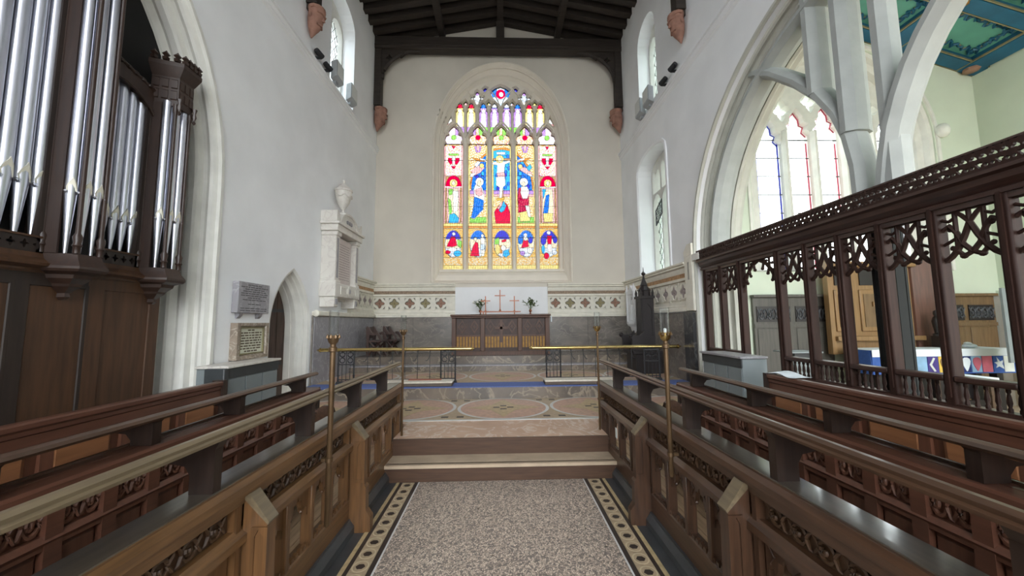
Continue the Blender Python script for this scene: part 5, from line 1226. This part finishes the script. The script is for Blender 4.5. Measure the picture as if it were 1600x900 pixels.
for y in YB:
    for q in (-.13, .13): cbeam(4.1, y+q, 9.3, y+q, .02, .03, m_bgold, 'gilt_bead', -.085)
cbeam(XB[0]-.15, .3, XB[0]-.15, 6.6, .02, .03, m_bgold, 'gilt_bead', -.095)
# gilded foliage scrolls inside each compartment
R = random.Random(4)
for i in range(3):
    for j in range(2):
        x0, x1 = XB[i+1]+.18, XB[i]-.18; y0, y1 = YB[j+1]+.17, YB[j]-.17
        for (xa, ya, xb, yb) in ((x0, y0, x1, y0), (x1, y0, x1, y1), (x1, y1, x0, y1), (x0, y1, x0, y0)):
            n = 40; P = []
            ix, iy = (x0+x1)/2, (y0+y1)/2
            for k in range(n+1):
                t = k/n; x = xa+(xb-xa)*t; y = ya+(yb-ya)*t; o = .07+.03*math.sin(k*1.1)+.012*math.sin(k*2.7)
                x += (ix-x)/abs(ix-x+1e-6)*o*(1 if xa == xb else 0); y += (iy-y)/abs(iy-y+1e-6)*o*(1 if ya == yb else 0)
                P.append((x, y, zc(x)-.012))
            MB().tube(P, .010, 4).build('gilt_foliage', m_bgold, cc)
            MB().tube([(x+.02*(-1)**(k//2), y+.03*(-1)**(k//2), z-.002) for k, (x, y, z) in enumerate(P)], .024, 4).build('painted_foliage', m_navy, cc)
for x in XB[1:]:
    for y in YB[1:3]:
        b = MB().lathe([(.05, -.12), (.1, -.1), (.12, -.03), (.08, .02)], x, y, 10, zc(x)-.1)
        for k in range(8): b.ball((x+.15*cos(k*PI/4), y+.15*sin(k*PI/4), zc(x)-.13-.04*cos(k*PI/4)), (.07, .07, .035), 6, 4)
        b.build('gilt_boss', m_gold, cc)
MB().ball((9.12, 6.48, zc(9.12)-.13), (.13, .13, .06), 8, 5).build('corner_boss', m_fred, cc)
# carved end of the chapel window hood and corbels
for x, y in ((WCX+1.95, CE-.06), ): MB().ball((x, y, 5.15), (.12, .1, .14), 8, 6).build('hood_stop', m_stone, wc)
MB().tube([(9.28, 5.4, 6.0), (9.2, 5.42, 5.7), (9.1, 5.5, 5.55)], [.16, .14, .05], 8).build('carved_corbel', m_stone, ws)
# chapel window: five lights
wn = empty('window_7', (WCX, CE+.32, 2.45), 'tall chapel window of pale glass with blue and rose borders', None); wn['kind'] = 'structure'
LC = [WCX+(k-2)*.60 for k in range(5)]; LWD = .25
def llight(c, w_=LWD): 
    tops = {0: 5.05, 1: 5.25, 2: 5.35, 3: 5.25, 4: 5.05}; k = min(range(5), key=lambda i: abs(LC[i]-c)); zs = tops[k]
    h = [(w_, 2.55), (w_, zs), (w_*.62, zs+.09), (w_*.8, zs+.2), (w_*.45, zs+.24), (w_*.4, zs+.36), (0, zs+.5)]
    return [(c+a, b) for a, b in h]+[(c-a, b) for a, b in h[-2::-1]]
H = [llight(c) for c in LC]
for k in range(4):
    c = (LC[k]+LC[k+1])/2; z = 5.95 if k in (1, 2) else 5.75
    H.append([(c+.16*(.75+.3*cos(4*t))*cos(t), z+.2*(.75+.3*cos(4*t))*sin(t)) for t in [2*PI*q/16 for q in range(16)]])
H.append([(WCX+.2*(.75+.25*cos(4*t))*cos(t), 6.28+.2*(.75+.25*cos(4*t))*sin(t)) for t in [2*PI*q/16 for q in range(16)]])
MB().plate(CB(-.03), H, 'y', CE+.30, CE+.46, .035, .08).build('tracery', m_stone, wn, smooth=20)
for k in range(4):
    c = (LC[k]+LC[k+1])/2; MB().prism([(c-.05, CE+.31), (c-.025, CE+.22), (c+.025, CE+.22), (c+.05, CE+.31)], 'z', 2.48, 5.3).build('mullion', m_stone, wn, smooth=0)
yg = CE+.40; z0 = 2.55
for k, c in enumerate(LC):
    L = offset(H[k], .015); bars = [2.53+.375*j for j in range(8)]+[5.16]
    for j in range(len(bars)-1):
        MB().add([(c-LWD-.01, yg, bars[j]), (c+LWD+.01, yg, bars[j]), (c+LWD+.01, yg, bars[j+1]), (c-LWD-.01, yg, bars[j+1])], [(0, 1, 2, 3)]).build('pane', m_opal, wn, smooth=0)
        box('saddle_bar', m_lead, c-LWD, c+LWD, yg-.022, yg-.010, bars[j+1]-.008, bars[j+1]+.008, wn)
    top = [(x, z) for x, z in offset(llight(c), .01) if z > 5.0]
    MB().add([(c-LWD-.01, yg, 5.16), (c+LWD+.01, yg, 5.16)]+[(x, yg, z) for x, z in top if z > 5.17], [tuple(range(2+len([1 for x, z in top if z > 5.17])))]).build('pane', m_opal, wn, smooth=0)
    bc_ = m_gblue if k in (0, 4) else m_gred
    for x in (c-LWD+.012, c+LWD-.04) : box('border_glass', bc_, x, x+.03, yg-.004, yg-.003, 2.55, 5.1, wn)
    pr = [p for p in llight(c, LWD-.02) if p[1] > 5.0]
    MB().tube([(x, yg-.005, z-.02) for x, z in pr], .014, 4).build('border_glass', bc_, wn)
    b = MB()
    for j in range(18):
        for i in range(4): b.box(c-.18+.11*i+.05*(j % 2)-.008, c-.18+.11*i+.05*(j % 2)+.008, yg-.003, yg-.002, 2.65+.14*j, 2.666+.14*j)
    o = b.build('painted_dot', m_gr_dot, wn, smooth=0) if False else None
for h in H[5:]: MB().plate(offset(h, .015), [], 'y', yg, yg+.004).build('pane', m_opal, wn, smooth=0)
# ================================================================ ARCADE PIER AND OPEN TRACERY in the great arch
ar = empty('stone_pier', (3.55, 3.26, 0), 'slender arcade pier carrying curved stone ribs and bars inside the great right arch', None); ar['kind'] = 'structure'
def octo(x, y, r, z0, z1, m, nm, **k): return MB().lathe([(r, z0), (r, z1)], x, y, 8).build(nm, m, ar, smooth=0, **k)
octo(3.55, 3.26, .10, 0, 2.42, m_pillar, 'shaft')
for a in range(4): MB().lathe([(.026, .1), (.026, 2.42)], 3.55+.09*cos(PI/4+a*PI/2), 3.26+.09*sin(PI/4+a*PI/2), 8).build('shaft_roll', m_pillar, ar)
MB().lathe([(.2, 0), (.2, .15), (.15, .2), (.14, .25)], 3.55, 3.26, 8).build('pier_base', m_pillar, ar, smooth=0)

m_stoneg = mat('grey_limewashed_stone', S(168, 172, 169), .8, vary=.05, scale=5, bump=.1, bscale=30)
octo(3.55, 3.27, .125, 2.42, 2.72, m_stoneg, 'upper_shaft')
def rib(path, hw, d, nm):
    # rib in the plane x=3.52 following path [(y,z)], chamfered section
    L = []
    for i, (y, z) in enumerate(path):
        a = path[max(0, i-1)]; b = path[min(len(path)-1, i+1)]; t = Vector((b[0]-a[0], b[1]-a[1])).normalized(); n = Vector((-t.y, t.x))
        prof = [(-d, -hw*.35), (-d, hw*.35), (-d*.45, hw), (d*.45, hw), (d, hw*.35), (d, -hw*.35), (d*.45, -hw), (-d*.45, -hw)]
        L.append([(3.55+p, y+n.x*q, z+n.y*q) for p, q in prof])
    return MB().skin(L).build(nm, m_stoneg, ar, smooth=20)
RL = [(3.384, 2.60), (3.384, 2.75), (3.39, 3.04), (3.443, 3.358), (3.551, 3.669), (3.747, 4.005), (4.018, 4.339), (4.356, 4.68), (4.60, 4.86), (4.85, 4.98)]
RR = [(3.17, 2.60), (3.165, 2.75), (3.123, 2.98), (3.063, 3.25), (2.971, 3.493), (2.864, 3.712), (2.737, 3.898), (2.592, 4.06), (2.38, 4.28), (2.1, 4.58), (1.75, 4.92)]
rib(RL, .07, .13, 'sub_arch'); rib(RR, .075, .13, 'sub_arch')
rib([(5.81, 2.2)]+[(3.3+2.51*cos(a), 2.65+2.45*sin(a)) for a in [PI*k/30 for k in range(31)]]+[(.79, 2.2)], .06, .15, 'sub_arch')
for y, zb in ((3.08, 2.75), (3.43, 3.40), (3.77, 4.02), (2.36, 4.45)):
    zt = 2.65+2.6*math.sqrt(max(0, 1-((y-3.3)/2.6)**2))
    hw = .075
    dp = .11 if y == 3.08 else .14
    MB().prism([(3.55+dx*dp, y+dy*hw) for dx, dy in ((-1, -.4), (-1, .4), (-.4, 1), (.4, 1), (1, .4), (1, -.4), (.4, -1), (-.4, -1))], 'z', zb, zt).build('stone_bar', m_stoneg, ar, smooth=0)
# ================================================================ PARCLOSE SCREEN
sc = empty('pierced_screen', (3.36, 3.9, 0), 'dark oak pierced screen with traceried heads and cresting before the chapel', 'screen')
SX = 3.335; SY1 = 5.90; SY0 = .7
def sb(n, m, *a, **k): return box(n, m, *a, sc, **k)
POSTS = [5.86, 5.44, 5.0, 4.29, 3.88, 3.48, 3.08, 2.68, 2.28, 1.88, 1.48, 1.08]
for i, y in enumerate(POSTS):
    hw = .045 if i in (0, 2, 3) else .036
    p = sb('post', m_screen, SX-.05, SX+.04, y-hw, y+hw, 0, 2.40, bevel=.012)
    box('post_bead', m_screen, SX-.062, SX-.05, y-.012, y+.012, .98, 2.40, p)
L = [(SX+.06, 2.37), (SX-.06, 2.37), (SX-.065, 2.40), (SX-.05, 2.41), (SX-.09, 2.45), (SX-.10, 2.49), (SX-.13, 2.505), (SX-.13, 2.53), (SX+.06, 2.53)]
MB().prism(L, 'y', SY0, SY1+.03).build('cornice', m_screeny, sc, smooth=15)
MB().prism([(SX+.03, 2.33), (SX-.045, 2.33), (SX-.045, 2.375), (SX+.03, 2.375)], 'y', SY0, SY1).build('head_beam', m_screeny, sc)
# cresting: pierced strip made of shared units
cw = .105
def crest_unit():
    o = [(-cw/2, 0), (cw/2, 0), (cw/2, .135), (cw/2-.012, .15), (.02, .135), (0, .155), (-.02, .135), (-cw/2+.012, .15), (-cw/2, .135)]
    hs = [[(x+.023*(.8+.3*cos(3*t+ph))*cos(t), z+.023*(.8+.3*cos(3*t+ph))*sin(t)) for t in [2*PI*k/12 for k in range(12)]] for x, z, ph in ((-.026, .10, 1.5), (.026, .10, 1.5), (0, .045, 4.7))]
    hs += [[(x+.012*cos(t), z+.012*sin(t)) for t in [2*PI*k/8 for k in range(8)]] for x, z in ((-.036, .035), (.036, .035))]
    return MB().plate(o, hs, 'x', -.012, .012).mesh('cresting', m_screen, smooth=0)
CU = crest_unit(); k = 0
while SY1-.05-k*cw > SY0: link('cresting', CU, sc, loc=(SX-.11, SY1-.02-k*cw, 2.53)); k += 1
MB().prism([(SX-.125, 2.675), (SX-.095, 2.675), (SX-.095, 2.69), (SX-.125, 2.69)], 'y', SY0, SY1+.03).build('crest_rail', m_screeny, sc)
def trac_head(w_, m, wide=False):
    a = w_/2
    b = MB()
    T = lambda P, r=.012: b.tube([(0, y, z) for y, z in P], r*1.4, 5)
    top = 0; H_ = -.36
    arc = lambda s, n=10: [(s*a*(1-t), -.32+.30*math.sin(t*PI/2)) for t in [k/n for k in range(n+1)]]
    if not wide:
        for s in (-1, 1):
            T([(s*a, -.13), (s*a*.75, -.10), (s*a*.5, -.16), (s*a*.3, -.25), (0, -.31)], .013)
            T([(s*a*.5, 0), (s*a*.5, -.30)], .011)
            T([(0, -.10), (s*a*.28, -.04), (s*a*.5, -.01)], .011); T([(0, -.10), (s*a*.25, -.2), (s*a*.5, -.28), (s*a*.75, -.33), (s*a, -.36)], .014)
            T([(s*a, -.24), (s*a*.75, -.22), (s*a*.5, -.20)], .009); T([(s*a, -.05), (s*a*.75, -.07), (s*a*.5, -.05)], .009)
            b.ball((0, s*a*.32, -.335), (.016, .026, .022), 8, 5); T([(s*a*.32, -.335), (s*a*.5, -.30)], .011); b.ball((0, s*a*.7, -.27), (.008, .02, .02), 6, 4); b.ball((0, s*a*.72, -.13), (.008, .022, .02), 6, 4)
        T([(0, 0), (0, -.11)], .011); T([(0, -.31), (-a*.3, -.335)], .012); T([(0, -.31), (a*.3, -.335)], .012)
    else:
        for s in (-1, 1):
            T([(s*a, -.40), (s*a*.93, -.30), (s*a*.72, -.17), (s*a*.42, -.07), (0, -.01)], .016)
            for q in (.88, .6, .3):
                z = -.40+.37*(1-q**2.2); T([(s*a*q, z), (s*a*q, 0)], .011)
            for q, z in ((.72, -.29), (.5, -.2), (.22, -.13)): T([(s*a*(q+.12), z+.14), (s*a*(q+.04), z+.03), (s*a*q, z)], .012); b.ball((0, s*a*q, z), (.018, .026, .022), 8, 5)
            for q, z in ((.95, -.1), (.75, -.08), (.45, -.04), (.95, -.22), (.15, -.03)): b.ball((0, s*a*q, z), (.008, .026, .022), 6, 4)
    b.box(-.014, .014, -a, a, -.012, 0)
    return b.mesh('traceried_head', m, smooth=30)
THM = {}
for i in range(len(POSTS)-1):
    w_ = POSTS[i]-POSTS[i+1]-.075; c = (POSTS[i]+POSTS[i+1])/2; wide = w_ > .5
    kk = (round(w_, 2), wide)
    if kk not in THM: THM[kk] = trac_head(w_, m_screen, wide)
    link('traceried_head', THM[kk], sc, loc=(SX-.005, c, 2.335))
    if wide: continue
    a, b = POSTS[i+1]+.03, POSTS[i]-.03
    sb('sill_rail', m_screeny, SX-.055, SX+.045, a, b, 1.09, 1.135, bevel=.01)
    sb('base_rail', m_screeny, SX-.05, SX+.04, a, b, .90, .935)
    sb('base_panel', m_screen, SX-.02, SX+.02, a, b, .0, .90)
    for q in range(6):
        y = a+(q+.5)*(b-a)/6
        o = MB().lathe([(.014, 0), (.014, .02), (.009, .03), (.016, .06), (.012, .1), (.008, .12), (.013, .13), (.013, .155)], SX, y, 6, .935).build('baluster', m_screen, sc)
MB().prism([(SX-.05, .86), (SX-.07, .88), (SX-.07, .905), (SX-.05, .92), (SX, .92), (SX, .86)], 'y', SY0, 4.29).build('base_moulding', m_screeny, sc, smooth=15)
# ================================================================ CHAPEL FURNITURE
def wains(x0, x1, m, lab, z1=1.99):
    t = empty('wainscot', ((x0+x1)/2, CE-.05, 0), lab, 'panelling')
    box('board', m, x0, x1, CE-.06, CE-.01, 0, z1, t); box('cap_rail', m, x0-.02, x1+.02, CE-.12, CE-.01, z1-.03, z1+.02, t, bevel=.008)
    n = max(2, round((x1-x0)/.62)); w_ = (x1-x0)/n
    for k in range(n):
        a, b = x0+k*w_+.05, x0+(k+1)*w_-.05
        box('carved_panel', m_ebony, a, b, CE-.075, CE-.06, 1.52, 1.80, t)
        for q in range(4):
            c = a+(q+.5)*(b-a)/4
            o = link('carving', CARV2, t, loc=(c, CE-.08, 1.66), rot=(0, 0, PI/2)); o.scale = (1.2, 1.2, 2.6)
        box('panel', m, a, b, CE-.072, CE-.06, .2, 1.40, t, bevel=.01)
        box('panel_rail', m, a-.05, b+.05, CE-.08, CE-.06, 1.42, 1.48, t)
CARV2 = carving_mesh(mat('carved_dark_oak', S(70, 72, 76), .5, vary=.2, scale=12))
wains(4.55, 5.98, m_wain, 'dark grey oak wainscot with carved frieze left of the chapel reredos')
wains(7.95, 9.08, m_wainb, 'brown oak wainscot with carved frieze right of the chapel reredos')
rd = empty('reredos', (6.9, 6.45, .9), 'light oak panelled reredos with cross behind the blue chapel altar', 'reredos')
def rb(n, m, *a, **k): return box(n, m, *a, rd, **k)
rb('frame_board', m_oakl, 5.86, 7.35, 6.42, 6.50, .95, 2.55)
rb('cornice', m_oakl, 5.80, 7.42, 6.34, 6.50, 2.48, 2.58, bevel=.015); rb('shelf', m_oakl, 5.84, 7.42, 6.30, 6.50, 1.18, 1.26, bevel=.01)
for a, b in ((5.92, 6.27), (6.38, 6.75), (6.86, 7.28)):
    rb('door_panel', m_oakl, a, b, 6.395, 6.42, 1.34, 2.08, bevel=.012); rb('sunk_panel', m_wainb, a+.06, b-.06, 6.385, 6.396, 1.42, 2.0); rb('carved_panel', m_ebony, a+.03, b-.03, 6.40, 6.42, 2.16, 2.44)
MB().box(6.76, 6.84, 6.36, 6.40, 1.3, 2.1).box(6.58, 7.02, 6.36, 6.40, 1.78, 1.86).build('cross', m_oakl, rd)
MB().prism([(7.35, 6.50), (7.40, 6.42), (7.82, 6.30), (7.84, 6.36)], 'z', .95, 2.62).build('wing', m_red, rd, smooth=0)
rb('wing_edge', m_oakl, 7.80, 7.88, 6.28, 6.36, .95, 2.62)
rb('left_wing_edge', m_oakl, 5.78, 5.86, 6.36, 6.46, .95, 2.62)
fg = empty('figurine', (7.48, 6.15, 1.26), 'small dark figurine on the shelf beside the reredos wing', 'figurine')
MB().lathe([(.06, 0), (.06, .03), (.035, .05), (.05, .15), (.06, .25), (.04, .32), (.02, .34), (.035, .37), (.03, .42), (.005, .44)], 7.48, 6.18, 10, 1.26).build('figure', m_ebony, fg)
box('figure_base', m_ebony, 7.42, 7.54, 6.12, 6.24, 1.07, 1.26, fg)
ca = empty('chapel_altar', (7.05, 6.0, 0), 'dark table under the blue altar frontal in the side chapel', 'altar')
AXL, AXR, AY0, AY1, AZ = 5.88, 8.24, 5.80, 6.24, 1.055
box('table_top', m_ebony, AXL+.02, AXR-.02, AY0+.02, AY1, AZ-.06, AZ-.006, ca)
for x in (AXL+.15, 7.0, AXR-.25): box('leg', m_ebony, x, x+.1, AY0+.05, AY0+.15, 0, AZ-.06, ca); box('leg', m_ebony, x, x+.1, AY1-.12, AY1-.02, 0, AZ-.06, ca)
box('stretcher', m_ebony, AXL+.1, AXR-.12, AY0+.07, AY0+.12, .15, .24, ca); box('back_panel', m_ebony, AXL+.1, AXR-.12, AY1-.06, AY1-.03, .2, AZ-.06, ca)
fr_ = empty('altar_frontal', (7.05, 5.8, AZ), 'blue altar frontal with patchwork squares and white birds', 'altar cloth')
box('front_drop', m_blue, AXL, AXR, AY0-.012, AY0+.012, .68, AZ, fr_); box('side_drop', m_blue, AXL-.012, AXL+.012, AY0, AY1, .68, AZ, fr_); box('side_drop', m_blue, AXR-.012, AXR+.012, AY0, AY1, .68, AZ, fr_)
pats = [m_lace, m_lblue, m_lace, m_lblue, m_pur, m_yel, m_lblue, m_dblue, m_lblue, m_rose, m_blue, m_lace]
x = AXL+.18; PW = .176
bird = [(-.07, .02), (-.02, .03), (-.03, .09), (.02, .03), (.07, .05), (.05, 0), (.08, -.07), (.0, -.03), (-.05, -.05), (-.03, -.01)]
for i, m in enumerate(pats):
    p = box('patch', m, x, x+PW-.012, AY0-.020, AY0-.011, .70, AZ-.105, fr_)
    cx_, cz_ = x+PW/2, .825
    mm = {1: m_linen, 2: m_lblue, 4: m_lace, 5: m_oakl, 6: m_linen, 7: m_linen, 8: m_rose, 10: m_linen}.get(i)
    if mm:
        Q = [(cx_+a*1.05, cz_+b_*1.2) for a, b_ in bird] if i in (6, 10, 1) else ([(cx_+.06*cos(t)+.02*sin(2*t), cz_+.11*sin(t)) for t in [2*PI*k/14 for k in range(14)]] if i != 4 else [(cx_-.07, cz_), (cx_, cz_+.11), (cx_+.03, cz_+.1), (cx_-.03, cz_), (cx_+.03, cz_-.1), (cx_, cz_-.11)])
        MB().prism(Q, 'y', AY0-.026, AY0-.018).build('applique', mm, p, smooth=0)
    x += PW+.004
lc = tag(MB().box(AXL-.01, AXR+.01, AY0-.030, AY1+.01, AZ+.001, AZ+.014).box(AXL-.01, AXR+.01, AY0-.030, AY0-.022, AZ-.10, AZ+.001).build('altar_linen', m_linen), 'white linen cloth spread over the top of the blue chapel altar', 'cloth')
pb = empty('linen_bundle', (7.72, 5.95, AZ+.014), 'small bright white bundle lying on the chapel altar', 'cloth bundle')
MB().ball((7.72, 5.95, AZ+.05), (.11, .07, .036), 10, 6).build('bundle', m_linen, pb); MB().ball((7.68, 5.94, AZ+.085), (.06, .05, .03), 8, 5).build('fold', m_linen, pb)
# heater box in the doorway
hb = empty('heater_box', (3.75, 4.6, 0), 'green grey metal heater box with a white control dial in the screen doorway', 'heater')
box('casing', m_grey, 3.55, 3.85, 4.45, 4.66, 0, 1.03, hb, bevel=.02); box('dial_plate', m_offw, 3.70, 3.80, 4.44, 4.45, .74, .86, hb)
MB().tube([(3.75, 4.445, .80), (3.75, 4.425, .80)], .032, 12).build('dial', m_offw, hb)
sp = empty('loudspeaker', (4.35, 5.4, 0), 'black box loudspeaker with grey lid on the chapel floor', 'loudspeaker')
box('cabinet', m_spk, 4.2, 4.5, 5.25, 5.5, .5, 1.08, sp); box('stand', m_spk, 4.3, 4.4, 5.33, 5.43, 0, .5, sp); box('lid', m_grey, 4.12, 4.58, 5.2, 5.56, 1.08, 1.10, sp)
pp = empty('folded_paper', (2.83, 3.72, .992), 'white curled paper lying on the end of the right rear bench back', 'paper')
MB().skin([[(2.79+.02*math.sin(t*5), 3.86-.36*t, 1.005+.010*math.sin(t*6)), (2.97+.02*math.sin(t*4), 3.86-.36*t, 1.012+.015*math.sin(t*5+1)), (2.97+.02*math.sin(t*4), 3.86-.36*t, 1.010+.012*math.sin(t*5+1)), (2.79+.02*math.sin(t*5), 3.86-.36*t, 1.003+.008*math.sin(t*6))] for t in [k/10 for k in range(11)]]).build('sheet', m_linen, pp)
nb = empty('notice_board', (7.7, 5.3, 0), 'blue grey upright board at the right edge of the chapel', 'board')
box('panel', m_grey, 7.45, 8.0, 5.28, 5.31, .9, 2.0, nb); box('post', m_greyd, 7.68, 7.74, 5.27, 5.32, 0, .9, nb)
# matching stone niche shelf tag on the desk
tg = box('paper_tag', m_offw, 1.10, 1.106, 3.63, 3.67, .44, .53); tag(tg, 'tiny white tag hanging from the right front desk tracery', 'tag')

st_ = empty('side_table', (6.6, 5.1, 0), 'small table with white top seen through the screen at far right', 'table')
box('table_top', m_linen, 6.22, 6.72, 4.9, 5.3, .72, .75, st_, bevel=.005)
for x in (6.26, 6.64):
    for y in (4.94, 5.24): box('leg', m_oakd, x, x+.04, y, y+.04, 0, .72, st_)
# repeats share a group
GR = {'choir_desk': 'choir desks', 'choir_bench': 'choir benches', 'candle_torch': 'candle torches on the choir desks', 'floodlight': 'floodlights on the string courses', 'spot_lamp': 'spot lamps on the string courses', 'carved_head': 'carved heads under the roof posts', 'memorial_tablet': 'tablets on the left wall', 'sanctuary_chair': 'dark sanctuary armchairs', 'kneeler': 'kneelers at the rails', 'communion_rail': 'communion rails', 'radiator_cover': 'radiator covers', 'flower_vase': 'vases on the altar', 'roof_truss': 'roof trusses', 'wainscot': 'chapel wainscots'}
for o in list(SC.objects):
    b_ = o.name.split('.')[0]
    if o.parent is None and b_ in GR and 'category' in o: o['group'] = GR[b_]
